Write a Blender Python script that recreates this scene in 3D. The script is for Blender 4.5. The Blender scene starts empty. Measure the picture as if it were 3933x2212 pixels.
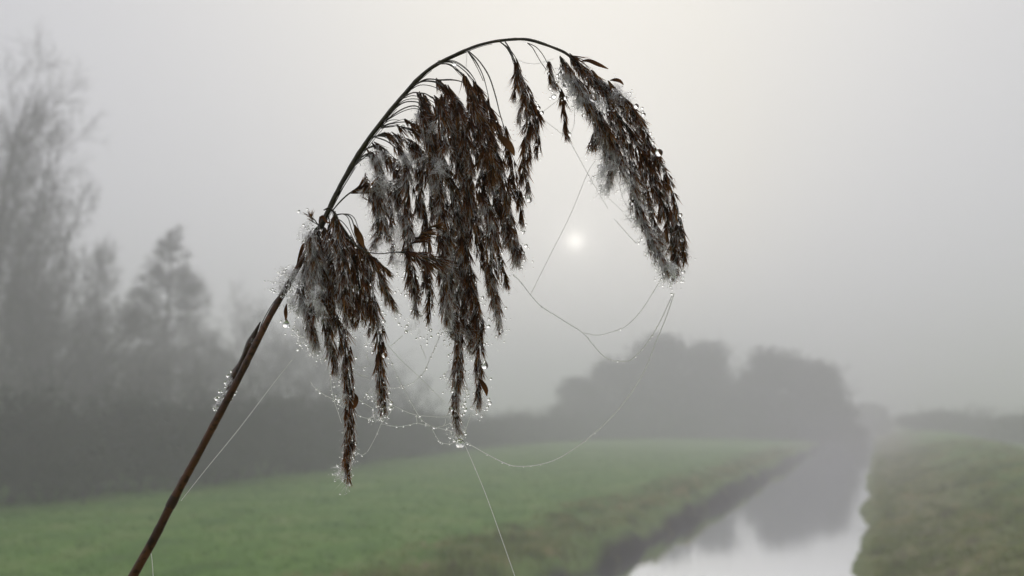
import bpy, math
import numpy as np
from mathutils import Vector, Matrix

# ------------------------------------------------------------------ camera, sky, sun, exposure
scene = bpy.context.scene
FPX = 3087.0                      # focal length in pixels of the 3933 px wide photograph
CX, CY = 1966.5, 1106.0
PITCH = math.atan((1045 - 724.5) / 2022.0)
CAM = np.array([0.0, 0.0, 3.0])
REED = 0.5                        # metres from the lens to the reed head

cd = bpy.data.cameras.new('camera')
cam = bpy.data.objects.new('camera', cd)
scene.collection.objects.link(cam)
cam.location = CAM
cam.rotation_euler = (math.pi / 2 + PITCH, 0, 0)
cd.sensor_width = 36.0
cd.lens = 36.0 * FPX / 3933.0
cd.clip_start = 0.02
cd.clip_end = 4000.0
cd.dof.use_dof = True
cd.dof.focus_distance = REED
cd.dof.aperture_fstop = 6.4
scene.camera = cam

SUN_AZ = math.radians(4.6)        # clockwise from +Y
SUN_EL = math.radians(12.3)
SUN_DIR = (math.sin(SUN_AZ) * math.cos(SUN_EL), math.cos(SUN_AZ) * math.cos(SUN_EL), math.sin(SUN_EL))

world = bpy.data.worlds.new('World')
scene.world = world
world.use_nodes = True
wn, wl = world.node_tree.nodes, world.node_tree.links
wn.clear()
wout = wn.new('ShaderNodeOutputWorld')
bg = wn.new('ShaderNodeBackground')
bg.inputs['Strength'].default_value = 0.1
sky = wn.new('ShaderNodeTexSky')
sky.sky_type = 'NISHITA'
sky.sun_disc = False
sky.sun_elevation = SUN_EL
sky.sun_rotation = SUN_AZ
sky.air_density = 1.0
sky.dust_density = 6.0
sky.ozone_density = 1.0
# the bank of cloud and fog above the haze: bleaches the sky, thins towards the sun and overhead
def wmath(op, a, b=None, clamp=False):
    n = wn.new('ShaderNodeMath'); n.operation = op; n.use_clamp = clamp
    for i, v in enumerate((a, b)):
        if v is None: continue
        if isinstance(v, (int, float)): n.inputs[i].default_value = v
        else: wl.new(v, n.inputs[i])
    return n.outputs[0]
def wdot(d):
    v = wn.new('ShaderNodeVectorMath'); v.operation = 'DOT_PRODUCT'
    wl.new(geo.outputs['Generated'], v.inputs[0]); v.inputs[1].default_value = d
    return v.outputs['Value']
geo = wn.new('ShaderNodeTexCoord')
sep = wn.new('ShaderNodeSeparateXYZ'); wl.new(geo.outputs['Generated'], sep.inputs[0])
hs = wn.new('ShaderNodeHueSaturation'); hs.inputs['Saturation'].default_value = 0.1
wl.new(sky.outputs[0], hs.inputs['Color'])
d_sun = wmath('MAXIMUM', wdot(SUN_DIR), 0.0)
hi = math.radians(38)
d_hi = wmath('MAXIMUM', wdot((math.sin(SUN_AZ) * math.cos(hi), math.cos(SUN_AZ) * math.cos(hi), math.sin(hi))), 0.0)
lobe = wmath('MULTIPLY', wmath('POWER', d_hi, 9.0), 4.6)
aur = wmath('MULTIPLY', wmath('POWER', d_sun, 2600.0), 2.6)
disc = wmath('MULTIPLY', wmath('POWER', d_sun, 20000.0), 11.0)
tot = wmath('ADD', wmath('ADD', lobe, aur), wmath('ADD', disc, 7.0))
tint = wn.new('ShaderNodeMixRGB')
tint.inputs[1].default_value = (0.945, 0.960, 1.06, 1)
tint.inputs[2].default_value = (1.01, 0.962, 0.865, 1)
wl.new(wmath('ADD', wmath('POWER', d_hi, 6.0), wmath('POWER', d_sun, 40.0), True), tint.inputs[0])
cl = wn.new('ShaderNodeVectorMath'); cl.operation = 'SCALE'
wl.new(tint.outputs[0], cl.inputs[0]); wl.new(tot, cl.inputs['Scale'])
veil = wn.new('ShaderNodeMixRGB'); veil.inputs[0].default_value = 0.96
wl.new(hs.outputs[0], veil.inputs[1]); wl.new(cl.outputs[0], veil.inputs[2])
wl.new(veil.outputs[0], bg.inputs['Color'])
wl.new(bg.outputs[0], wout.inputs['Surface'])

sd = bpy.data.lights.new('sun', 'SUN')
sd.energy = 1.25
sd.angle = math.radians(65)
sd.color = (1.0, 0.965, 0.915)
sun = bpy.data.objects.new('sun', sd)
scene.collection.objects.link(sun)
sun.rotation_euler = (-Vector(SUN_DIR)).to_track_quat('-Z', 'Y').to_euler()
sun.location = (5, 60, 20)

scene.view_settings.view_transform = 'Standard'
scene.view_settings.look = 'None'
scene.view_settings.exposure = 0.0
scene.view_settings.gamma = 1.0
scene.render.engine = 'CYCLES'
cy = scene.cycles
cy.use_denoising = True
try:
    cy.denoiser = 'OPENIMAGEDENOISE'
    cy.denoising_input_passes = 'RGB_ALBEDO_NORMAL'
    cy.denoising_prefilter = 'ACCURATE'
except Exception:
    pass
cy.use_adaptive_sampling = True
cy.adaptive_threshold = 0.006
cy.max_bounces = 9
cy.transmission_bounces = 8
cy.transparent_max_bounces = 8
cy.volume_bounces = 3
cy.diffuse_bounces = 4
cy.glossy_bounces = 3
cy.sample_clamp_indirect = 6.0
cy.caustics_reflective = True
cy.caustics_refractive = True
scene.render.filter_size = 1.5

# ------------------------------------------------------------------ helpers
rng = np.random.default_rng(7)
COL = scene.collection.objects

def np_mesh(name, verts, tris=None, quads=None, smooth=False, mat_index=None, attrs=None):
    me = bpy.data.meshes.new(name)
    verts = np.ascontiguousarray(verts, dtype=np.float32)
    loops, starts, n = [], [], 0
    if tris is not None and len(tris):
        tris = np.asarray(tris, dtype=np.int32)
        loops.append(tris.ravel()); starts.append(np.arange(len(tris)) * 3); n = len(tris) * 3
    if quads is not None and len(quads):
        quads = np.asarray(quads, dtype=np.int32)
        loops.append(quads.ravel()); starts.append(n + np.arange(len(quads)) * 4)
    loops = np.concatenate(loops).astype(np.int32); starts = np.concatenate(starts).astype(np.int32)
    me.vertices.add(len(verts)); me.vertices.foreach_set('co', verts.ravel())
    me.loops.add(len(loops)); me.loops.foreach_set('vertex_index', loops)
    me.polygons.add(len(starts)); me.polygons.foreach_set('loop_start', starts)
    if smooth:
        me.polygons.foreach_set('use_smooth', np.ones(len(starts), dtype=bool))
    for k, v in (attrs or {}).items():
        a = me.attributes.new(k, 'FLOAT', 'POINT'); a.data.foreach_set('value', np.ascontiguousarray(v, dtype=np.float32))
    me.update(calc_edges=True)
    return me

def link(name, data, mat=None, parent=None, label=None, cat=None, group=None, kind=None):
    o = bpy.data.objects.new(name, data)
    COL.link(o)
    if mat is not None and data is not None and not len(data.materials):
        data.materials.append(mat)
    if parent is not None: o.parent = parent
    if label: o['label'] = label
    if cat: o['category'] = cat
    if group: o['group'] = group
    if kind: o['kind'] = kind
    return o

def nmat(name):
    m = bpy.data.materials.new(name); m.use_nodes = True
    n = m.node_tree.nodes; n.clear()
    out = n.new('ShaderNodeOutputMaterial')
    return m, n, m.node_tree.links, out

def ramp(n, stops):
    r = n.new('ShaderNodeValToRGB')
    e = r.color_ramp.elements
    while len(e) < len(stops): e.new(0.5)
    for el, (p, c) in zip(e, stops):
        el.position = p; el.color = (*c, 1)
    return r

def segs_to_tubes(p0, p1, r0, r1, k):
    """p0,p1 (N,3) -> open tubes with k sides"""
    d = p1 - p0
    L = np.linalg.norm(d, axis=1, keepdims=True) + 1e-9
    d = d / L
    ref = np.where(np.abs(d[:, 2:3]) > 0.9, np.array([[1.0, 0, 0]]), np.array([[0, 0, 1.0]]))
    a = np.cross(d, ref); a /= np.linalg.norm(a, axis=1, keepdims=True) + 1e-9
    b = np.cross(d, a)
    th = np.arange(k) * 2 * np.pi / k
    ring = a[:, None, :] * np.cos(th)[None, :, None] + b[:, None, :] * np.sin(th)[None, :, None]
    v0 = p0[:, None, :] + ring * r0[:, None, None]
    v1 = p1[:, None, :] + ring * r1[:, None, None]
    V = np.concatenate([v0, v1], axis=1).reshape(-1, 3)
    base = np.arange(len(p0))[:, None] * 2 * k
    i = np.arange(k); j = (i + 1) % k
    Q = np.stack([base + i, base + j, base + k + j, base + k + i], axis=2).reshape(-1, 4)
    return V, Q

def path_tube(P, R, k=8, cap=True):
    """one continuous tube along points P with radii R"""
    P = np.asarray(P, float); R = np.asarray(R, float)
    T = np.gradient(P, axis=0); T /= np.linalg.norm(T, axis=1, keepdims=True) + 1e-12
    ref = np.array([0.0, 1.0, 0.0])
    A = np.cross(T, ref); A /= np.linalg.norm(A, axis=1, keepdims=True) + 1e-9
    B = np.cross(T, A)
    th = np.arange(k) * 2 * np.pi / k
    V = P[:, None] + R[:, None, None] * (A[:, None] * np.cos(th)[None, :, None] + B[:, None] * np.sin(th)[None, :, None])
    V = V.reshape(-1, 3)
    n = len(P); i = np.arange(k); j = (i + 1) % k
    base = (np.arange(n - 1) * k)[:, None]
    Q = np.stack([base + i, base + j, base + k + j, base + k + i], axis=2).reshape(-1, 4)
    return V, Q

def spline(P, step):
    """Catmull-Rom through P, resampled every step"""
    P = np.asarray(P, float)
    Q = np.vstack([2 * P[0] - P[1], P, 2 * P[-1] - P[-2]])
    out = []
    for i in range(1, len(Q) - 2):
        t = np.linspace(0, 1, 16, endpoint=False)[:, None]
        a, b, c, d = Q[i - 1], Q[i], Q[i + 1], Q[i + 2]
        out.append(0.5 * (2 * b + (c - a) * t + (2 * a - 5 * b + 4 * c - d) * t ** 2 + (3 * b - a - 3 * c + d) * t ** 3))
    out.append(P[-1:])
    S = np.vstack(out)
    s = np.concatenate([[0], np.cumsum(np.linalg.norm(np.diff(S, axis=0), axis=1))])
    n = max(2, int(round(s[-1] / step)) + 1)
    u = np.linspace(0, s[-1], n)
    return np.stack([np.interp(u, s, S[:, k]) for k in range(S.shape[1])], axis=1)

def merge(parts):
    V, Q, n = [], [], 0
    for v, q in parts:
        V.append(v); Q.append(np.asarray(q) + n); n += len(v)
    return np.vstack(V), np.vstack(Q)

# ------------------------------------------------------------------ terrain
AZ = math.radians(24.2)           # the ditch runs this way
CDIR = np.array([math.sin(AZ), math.cos(AZ)])
NDIR = np.array([math.cos(AZ), -math.sin(AZ)])
T_L, T_R = -6.45, -1.0            # water edges across the ditch
WATER_Z = -1.0

def vnoise(x, y, seed=0):
    """smooth value noise"""
    xi = np.floor(x).astype(int); yi = np.floor(y).astype(int)
    fx = x - xi; fy = y - yi
    fx = fx * fx * (3 - 2 * fx); fy = fy * fy * (3 - 2 * fy)
    def h(a, b):
        n = (a * 374761393 + b * 668265263 + seed * 982451653) & 0x7fffffff
        n = ((n ^ (n >> 13)) * 1274126177) & 0x7fffffff
        return ((n ^ (n >> 16)) & 0xffff) / 65535.0
    return (h(xi, yi) * (1 - fx) + h(xi + 1, yi) * fx) * (1 - fy) + (h(xi, yi + 1) * (1 - fx) + h(xi + 1, yi + 1) * fx) * fy

def smooth(e0, e1, x):
    t = np.clip((x - e0) / (e1 - e0), 0, 1); return t * t * (3 - 2 * t)

def ground_z(x, y):
    x = np.asarray(x, float); y = np.asarray(y, float)
    s = x * CDIR[0] + y * CDIR[1]
    t = x * NDIR[0] + y * NDIR[1]
    wob = (vnoise(s * 0.35, t * 0 + 3.1, 1) - 0.5) * 0.5 + (vnoise(s * 1.3, t * 0 + 9.7, 2) - 0.5) * 0.3
    wobr = (vnoise(s * 0.3, t * 0 + 5.3, 5) - 0.5) * 0.5 + (vnoise(s * 1.5, t * 0 + 1.7, 6) - 0.5) * 0.2
    tl = t - wob * smooth(0.0, 1.5, np.abs(t - T_L) + 0.6)
    z = np.zeros_like(s)
    # left bank: field at 0, a rough shoulder, then a steep face down to the water
    left = -0.08 * smooth(-14, -9, tl) - 0.12 * smooth(-9.0, -7.5, tl) - 0.98 * smooth(-7.35, -6.35, tl) - 1.0 * smooth(-6.4, -4.6, tl)
    tr = t - wobr
    right = -2.2 + 0.0 * t + 1.5 * smooth(-2.2, -0.2, tr) + 0.55 * smooth(-0.5, 2.2, tr) + 1.15 * smooth(1.0, 6.2, tr) - 1.0 * smooth(7.2, 13, tr)
    z = np.where(t < -3.6, left, right)
    z = np.where(np.abs(t + 3.6) < 1.0, -2.2, z)
    rough = np.exp(-((t + 8.6) / 2.0) ** 2) + np.exp(-((t - 1.6) / 2.6) ** 2)
    z = z + 0.30 * rough * (vnoise(x * 1.1, y * 1.1, 3) - 0.5) + 0.16 * rough * (vnoise(x * 2.7, y * 2.7, 4) - 0.5)
    z = z + 0.10 * (vnoise(x * 0.25, y * 0.25, 8) - 0.5)
    # the crossing the photographer stands on closes the ditch
    dam = 1.35 - 3.6 * smooth(2.5, 11.0, s)
    return np.maximum(z, dam)

def pix_ray(u, v):
    """direction through pixel (u,v) of the 3933x2212 photograph"""
    x = (np.asarray(u, float) - CX) / FPX; y = (CY - np.asarray(v, float)) / FPX
    return np.stack([x, math.cos(PITCH) - y * math.sin(PITCH), math.sin(PITCH) + y * math.cos(PITCH)], axis=-1)

def reed_pt(u, v, off=0.0):
    """point in the reed's own space: off metres behind (+) or in front (-) of its middle plane"""
    return CAM + pix_ray(u, v) * (REED + np.asarray(off, float))[..., None]

def grid_terrain():
    ts = np.concatenate([-np.geomspace(900, 30, 16), np.linspace(-29, -11, 19), np.linspace(-10.6, 6.9, 71), np.linspace(7.4, 16, 15), np.geomspace(18, 900, 16)])
    ss = np.concatenate([-np.geomspace(900, 12, 10), np.linspace(-10, 12, 34), np.linspace(12.4, 60, 110), np.geomspace(61, 1200, 50)])
    S, T = np.meshgrid(ss, ts, indexing='ij')
    X = S * CDIR[0] + T * NDIR[0]; Y = S * CDIR[1] + T * NDIR[1]
    Z = ground_z(X, Y)
    V = np.stack([X, Y, Z], axis=-1).reshape(-1, 3)
    ni, nj = S.shape
    i, j = np.meshgrid(np.arange(ni - 1), np.arange(nj - 1), indexing='ij')
    a = (i * nj + j).ravel()
    Q = np.stack([a, a + nj, a + nj + 1, a + 1], axis=1)
    rough = np.clip(np.exp(-((T + 7.9) / 1.4) ** 2) * 0.5 + np.exp(-((T - 1.0) / 2.6) ** 2) * 1.1, 0, 1)
    ditch_dark = np.clip((T > -7.1) * (T < -2.2) * 1.0, 0, 1)  # much darker ground down the left bank face and across the ditch bed
    return np_mesh('ground', V, quads=Q, smooth=True, attrs={'rough': rough.ravel(), 'ditch_dark': ditch_dark.ravel()})

def ground_material():
    m, n, l, out = nmat('turf')
    p = n.new('ShaderNodeBsdfPrincipled'); p.inputs['Roughness'].default_value = 0.9
    p.inputs['Specular IOR Level'].default_value = 0.15
    tc = n.new('ShaderNodeNewGeometry')
    n1 = n.new('ShaderNodeTexNoise'); n1.inputs['Scale'].default_value = 0.55; n1.inputs['Detail'].default_value = 6
    n2 = n.new('ShaderNodeTexNoise'); n2.inputs['Scale'].default_value = 2.6; n2.inputs['Detail'].default_value = 8
    for q in (n1, n2): l.new(tc.outputs['Position'], q.inputs['Vector'])
    f = ramp(n, [(0.3, (0.070, 0.150, 0.024)), (0.5, (0.125, 0.235, 0.040)), (0.72, (0.20, 0.265, 0.080))])
    r = ramp(n, [(0.3, (0.08, 0.060, 0.034)), (0.5, (0.15, 0.165, 0.05)), (0.7, (0.27, 0.22, 0.12))])
    l.new(n1.outputs[0], f.inputs[0]); l.new(n2.outputs[0], r.inputs[0])
    ar = n.new('ShaderNodeAttribute'); ar.attribute_name = 'rough'
    am = n.new('ShaderNodeAttribute'); am.attribute_name = 'ditch_dark'
    mix = n.new('ShaderNodeMixRGB'); l.new(ar.outputs['Fac'], mix.inputs[0]); l.new(f.outputs[0], mix.inputs[1]); l.new(r.outputs[0], mix.inputs[2])
    mm = n.new('ShaderNodeMixRGB'); l.new(am.outputs['Fac'], mm.inputs[0]); l.new(mix.outputs[0], mm.inputs[1]); mm.inputs[2].default_value = (0.022, 0.017, 0.015, 1)
    l.new(mm.outputs[0], p.inputs['Base Color'])
    bp = n.new('ShaderNodeBump'); bp.inputs['Strength'].default_value = 0.6; bp.inputs['Distance'].default_value = 0.08
    l.new(n2.outputs[0], bp.inputs['Height']); l.new(bp.outputs[0], p.inputs['Normal'])
    l.new(p.outputs[0], out.inputs['Surface'])
    return m

link('ground', grid_terrain(), ground_material(), kind='structure', label='green meadow with rough brown ditch banks under the fog')

def water_surface():
    s = np.concatenate([np.linspace(4, 60, 30), np.geomspace(62, 1200, 20)])
    V, Q = [], []
    for k, q in enumerate(s):
        for t in (-9.0, 0.9):
            V.append((q * CDIR[0] + t * NDIR[0], q * CDIR[1] + t * NDIR[1], WATER_Z))
        if k: Q.append((2 * k - 2, 2 * k - 1, 2 * k + 1, 2 * k))
    m, n, l, out = nmat('still_water')
    dif = n.new('ShaderNodeBsdfDiffuse'); dif.inputs['Color'].default_value = (0.10, 0.10, 0.095, 1)
    gl = n.new('ShaderNodeBsdfGlossy'); gl.inputs['Roughness'].default_value = 0.06; gl.inputs['Color'].default_value = (0.97, 0.98, 1, 1)
    g = n.new('ShaderNodeNewGeometry')
    mp = n.new('ShaderNodeMapping'); mp.inputs['Scale'].default_value = (0.9, 0.5, 1)
    l.new(g.outputs['Position'], mp.inputs['Vector'])
    ns = n.new('ShaderNodeTexNoise'); ns.inputs['Scale'].default_value = 1.5; ns.inputs['Detail'].default_value = 3
    l.new(mp.outputs[0], ns.inputs['Vector'])
    bp = n.new('ShaderNodeBump'); bp.inputs['Strength'].default_value = 0.05; bp.inputs['Distance'].default_value = 0.02
    l.new(ns.outputs[0], bp.inputs['Height'])
    l.new(bp.outputs[0], gl.inputs['Normal'])
    mx = n.new('ShaderNodeMixShader')
    mx.inputs[0].default_value = 0.85; l.new(dif.outputs[0], mx.inputs[1]); l.new(gl.outputs[0], mx.inputs[2])
    l.new(mx.outputs[0], out.inputs['Surface'])
    link('water', np_mesh('water', np.array(V), quads=np.array(Q)), m, kind='structure', label='still pale water in the straight drainage ditch')
water_surface()
# ------------------------------------------------------------------ grass
def blades(x, y, h, w, nb, spread, lean):
    """tufts of nb bent blades at x,y: two triangles-plus-quad per blade"""
    N = len(x) * nb
    bx = np.repeat(x, nb) + rng.normal(0, spread, N)
    by = np.repeat(y, nb) + rng.normal(0, spread, N)
    bz = ground_z(bx, by) - 0.02
    hh = np.repeat(h, nb) * rng.uniform(0.55, 1.15, N)
    ww = np.repeat(w, nb) * rng.uniform(0.7, 1.3, N)
    th = rng.uniform(0, 2 * np.pi, N); ph = rng.uniform(0, 2 * np.pi, N)
    ln = hh * np.abs(rng.normal(0, lean, N))
    dx, dy = np.cos(th) * ww, np.sin(th) * ww
    lx, ly = np.cos(ph) * ln, np.sin(ph) * ln
    b = np.stack([bx, by, bz], 1)
    side = np.stack([dx, dy, 0 * dx], 1)
    mid = b + np.stack([lx * 0.35, ly * 0.35, hh * 0.6], 1)
    tip = b + np.stack([lx, ly, hh * 0.95 - 0.25 * ln], 1)
    V = np.stack([b - side, b + side, mid + side * 0.7, mid - side * 0.7, tip], 1).reshape(-1, 3)
    o = np.arange(N)[:, None] * 5
    Q = o + np.array([[0, 1, 2, 3]]); T = o + np.array([[3, 2, 4]])
    tone = np.repeat(rng.uniform(0, 1, N), 5)
    return V, Q, T, tone

def grass_mat(name, stops):
    m, n, l, out = nmat(name)
    a = n.new('ShaderNodeAttribute'); a.attribute_name = 'tone'
    g = n.new('ShaderNodeNewGeometry')
    ns = n.new('ShaderNodeTexNoise'); ns.inputs['Scale'].default_value = 0.7; ns.inputs['Detail'].default_value = 4
    l.new(g.outputs['Position'], ns.inputs['Vector'])
    mx = n.new('ShaderNodeMath'); mx.operation = 'MULTIPLY_ADD'; mx.inputs[1].default_value = 0.45
    sc = n.new('ShaderNodeMath'); sc.operation = 'MULTIPLY_ADD'; sc.inputs[1].default_value = 2.3; sc.inputs[2].default_value = -0.87
    l.new(ns.outputs[0], sc.inputs[0]); l.new(a.outputs['Fac'], mx.inputs[0]); l.new(sc.outputs[0], mx.inputs[2])
    r = ramp(n, stops); l.new(mx.outputs[0], r.inputs[0])
    d = n.new('ShaderNodeBsdfDiffuse'); t = n.new('ShaderNodeBsdfTranslucent')
    l.new(r.outputs[0], d.inputs['Color']); l.new(r.outputs[0], t.inputs['Color'])
    x = n.new('ShaderNodeMixShader'); x.inputs[0].default_value = 0.35
    l.new(d.outputs[0], x.inputs[1]); l.new(t.outputs[0], x.inputs[2]); l.new(x.outputs[0], out.inputs['Surface'])
    return m

def st(s, t):
    return s * CDIR[0] + t * NDIR[0], s * CDIR[1] + t * NDIR[1]

# meadow grass: denser towards the ditch crossing
N = 42000
s = 4 + 70 * rng.uniform(0, 1, N) ** 1.7; t = rng.uniform(-34, -8.2, N)
x, y = st(s, t)
V, Q, T, tone = blades(x, y, rng.uniform(0.05, 0.12, N), rng.uniform(0.008, 0.014, N), 4, 0.07, 0.6)
link('meadow_grass', np_mesh('meadow_grass', V, T, Q, attrs={'tone': tone}),
     grass_mat('grass_green', [(0.08, (0.060, 0.140, 0.020)), (0.42, (0.125, 0.250, 0.038)), (0.75, (0.19, 0.30, 0.065)), (1.0, (0.30, 0.31, 0.13))]), kind='stuff',
     label='short green meadow grass left of the ditch', cat='grass')
# rough grass on both banks
N = 19000
s = 9 + 70 * rng.uniform(0, 1, N) ** 1.5; t = np.where(rng.uniform(0, 1, N) < 0.22, rng.normal(-8.3, 0.8, N), rng.uniform(-0.3, 8.5, N))
x, y = st(s, t)
keep = vnoise(x * 0.9, y * 0.9, 12) > 0.3
x, y, t = x[keep], y[keep], t[keep]; N = len(x)
# overhanging tufts along both water edges
ns_ = 1800
se = 12 + 70 * rng.uniform(0, 1, ns_) ** 1.6; te = np.where(rng.uniform(0, 1, ns_) < .55, rng.normal(-7.5, .16, ns_), rng.normal(-0.15, .2, ns_))
xe, ye = st(se, te); ke = vnoise(xe * 1.3, ye * 1.3, 15) > .42
xe, ye, te = xe[ke], ye[ke], te[ke]
x, y, t = np.concatenate([x, xe]), np.concatenate([y, ye]), np.concatenate([t, te]); N = len(x)
edge = np.concatenate([np.ones(N - len(xe)), np.full(len(xe), 1.7)])
V, Q, T, tone = blades(x, y, edge * (0.10 + 0.2 * vnoise(x * 0.6, y * 0.6, 13) * np.where(t > 4, 0.5, 1)), rng.uniform(0.007, 0.013, N), 7, 0.08, 0.9)
link('bank_grass', np_mesh('bank_grass', V, T, Q, attrs={'tone': tone}),
     grass_mat('grass_bank', [(0.05, (0.10, 0.075, 0.045)), (0.28, (0.16, 0.19, 0.048)), (0.58, (0.235, 0.30, 0.07)), (0.85, (0.44, 0.36, 0.19))]), kind='stuff',
     label='rough olive and brown grass on the ditch banks', cat='grass')

# ------------------------------------------------------------------ trees and shrubs
def bark(name, c, c2):
    m, n, l, out = nmat(name)
    p = n.new('ShaderNodeBsdfPrincipled'); p.inputs['Roughness'].default_value = 0.85
    ns = n.new('ShaderNodeTexNoise'); ns.inputs['Scale'].default_value = 1.3; ns.inputs['Detail'].default_value = 5
    g = n.new('ShaderNodeNewGeometry'); l.new(g.outputs['Position'], ns.inputs['Vector'])
    r = ramp(n, [(0.35, c), (0.65, c2)]); l.new(ns.outputs[0], r.inputs[0])
    l.new(r.outputs[0], p.inputs['Base Color']); l.new(p.outputs[0], out.inputs['Surface'])
    return m
BARK = bark('bark', (0.05, 0.042, 0.038), (0.085, 0.072, 0.066))
TWIG = bark('twig_bark', (0.05, 0.04, 0.037), (0.10, 0.08, 0.072))
LEAF = bark('dead_leaf', (0.06, 0.05, 0.04), (0.11, 0.092, 0.066))
HEDGE = bark('hedge_leaf', (0.035, 0.042, 0.026), (0.075, 0.07, 0.05))

def unit(v): return v / (np.linalg.norm(v, axis=-1, keepdims=True) + 1e-9)

def grow(roots, levels, r):
    """roots: list of (pos, dir, length, radius). levels: dicts n, length, angle, up, bend, steps.
    Returns thick segments (level 0, 1) and thin ones."""
    P = np.array([q[0] for q in roots], float); D = unit(np.array([q[1] for q in roots], float))
    L = np.array([q[2] for q in roots], float); R = np.array([q[3] for q in roots], float)
    out = []
    for li, lv in enumerate(levels):
        st_ = lv.get('steps', 4); segs = []
        pos, d = P.copy(), D.copy()
        pts, dirs = [pos.copy()], [d.copy()]
        for k in range(st_):
            d = unit(d + r.normal(0, lv.get('bend', 0.15), d.shape) + np.array([0, 0, lv.get('up', 0.0)]))
            npos = pos + d * (L / st_)[:, None]
            f0, f1 = 1 - k / st_ * 0.75, 1 - (k + 1) / st_ * 0.75
            segs.append((pos, npos, R * f0, R * f1))
            pos = npos; pts.append(pos.copy()); dirs.append(d.copy())
        out.append(tuple(np.concatenate([q[i] for q in segs]) for i in range(4)))
        if li + 1 == len(levels): break
        nx = levels[li + 1]; n = nx['n']
        pts = np.stack(pts, 1); dirs = np.stack(dirs, 1)
        M = len(P)
        u = (nx.get('from', 0.25) + (1 - nx.get('from', 0.25)) * r.uniform(0, 1, (M, n)) ** nx.get('bias', 1.0)) * st_
        k = np.clip(u.astype(int), 0, st_ - 1); fr = (u - k)[..., None]
        ii = np.arange(M)[:, None]
        p = pts[ii, k] * (1 - fr) + pts[ii, k + 1] * fr
        dd = dirs[ii, k + 1]
        rad = unit(r.normal(0, 1, dd.shape)); rad = unit(rad - dd * (rad * dd).sum(-1, keepdims=True))
        if 'flat' in nx: rad[..., 2] *= nx['flat']; rad = unit(rad)
        ang = r.normal(nx['angle'], 0.18, (M, n))[..., None]
        nd = unit(dd * np.cos(ang) + rad * np.sin(ang))
        taper = nx['taper'](u / st_) if 'taper' in nx else 1.0
        nl = L[:, None] * nx['len'] * r.uniform(*nx.get('var', (0.65, 1.25)), (M, n)) * taper
        nr = np.maximum(R[:, None] * nx.get('rad', 0.45) * (1 - 0.5 * u / st_), nx.get('rmin', 0.006))
        P, D, L, R = p.reshape(-1, 3), nd.reshape(-1, 3), nl.ravel(), nr.ravel()
    return out

def cards(P, size, r):
    N = len(P)
    a = unit(r.normal(0, 1, (N, 3))); b = unit(np.cross(a, r.normal(0, 1, (N, 3))))
    s = (size * r.uniform(0.5, 1.3, N))[:, None]
    V = np.stack([P - a * s, P + b * s * 0.45, P + a * s, P - b * s * 0.45], 1).reshape(-1, 3)
    return V, np.arange(N * 4).reshape(-1, 4)

def tree_meshes(name, roots, levels, seed, nthick=2, leaves=0, leaf_size=0.12, crown_mat=None):
    r = np.random.default_rng(seed)
    lv = grow(roots, levels, r)
    tk = [segs_to_tubes(*q, 7 if i == 0 else 5) for i, q in enumerate(lv[:nthick])]
    tn = [segs_to_tubes(*q, 3) for q in lv[nthick:]]
    crown = merge(tn)
    if leaves:
        ends = np.concatenate([q[1] for q in lv[nthick:]])
        pick = ends[r.integers(0, len(ends), leaves)] + r.normal(0, 0.12, (leaves, 3))
        crown = merge([crown, cards(pick, leaf_size, r)])
    mt = np_mesh(name + '_trunk', *[None] if False else (merge(tk)[0],), quads=merge(tk)[1], smooth=True)
    mt.materials.append(BARK)
    mc = np_mesh(name + '_crown', crown[0], quads=crown[1]); mc.materials.append(crown_mat or TWIG)
    return mt, mc

def me_single(me): return me.name.startswith('alder')

def plant(name, meshes, x, y, rz, scale, label, cat, group=None, sink=0.15):
    e = link(name, None, label=label, cat=cat, group=group)
    e.location = (x, y, float(ground_z(x, y)) - sink); e.rotation_euler = (0, 0, rz)
    e.scale = scale if isinstance(scale, tuple) else (scale,) * 3
    multi = not me_single(meshes[0])
    link('stems' if multi else 'trunk', meshes[0], parent=e, kind='stuff' if multi else None)
    link('crown', meshes[1], parent=e)
    return e

def at(u, dist):
    """ground position dist metres away in the direction of image column u (2576 px wide scale)"""
    r = pix_ray(u * 3933 / 2576, 1045 * 3933 / 2576); r = r[:2] / np.linalg.norm(r[:2])
    return r * dist

Zu = (0, 0, 1)
# tall bare willow, several leaders
def willow_roots(n, h, spread, seed):
    r = np.random.default_rng(seed); out = []
    for i in range(n):
        a = 2 * np.pi * i / n + r.uniform(-.4, .4); k = spread * r.uniform(0.4, 1.2)
        out.append(((math.cos(a) * .25, math.sin(a) * .25, 0), (math.cos(a) * k, math.sin(a) * k, 1), h * r.uniform(.8, 1.02), 0.17))
    return out
def lv_willow():
    return [dict(steps=9, bend=0.07, up=0.05),
            dict(n=24, len=0.20, angle=0.6, rad=0.36, up=0.08, bend=0.14, steps=5, **{'from': 0.22}),
            dict(n=12, len=0.45, angle=0.65, rad=0.4, up=0.05, bend=0.18, steps=3, rmin=0.015),
            dict(n=8, len=0.5, angle=0.6, rad=0.5, up=0.02, bend=0.22, steps=2, rmin=0.012)]
tall = tree_meshes('willow', willow_roots(5, 22.0, 0.13, 3), lv_willow(), 11)
x, y = at(-50, 52); plant('bare_tree', tall, x, y, 0.4, (0.70, 0.70, 0.92), 'tallest bare tree, cut by the left edge of the photo', 'tree')
tall2 = tree_meshes('willow', willow_roots(4, 15.0, 0.13, 5), lv_willow(), 12)
x, y = at(75, 60); plant('bare_tree', tall2, x, y, 1.4, (0.85, 0.85, 1.2), 'twiggy bare tree in front of the tallest tree, inside the left edge', 'tree')
x, y = at(222, 70); plant('bare_tree', tall2, x, y, 3.6, (0.62, 0.62, 1.10), 'slim pale bare tree between the tallest tree and the cone-shaped tree', 'tree')
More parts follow.
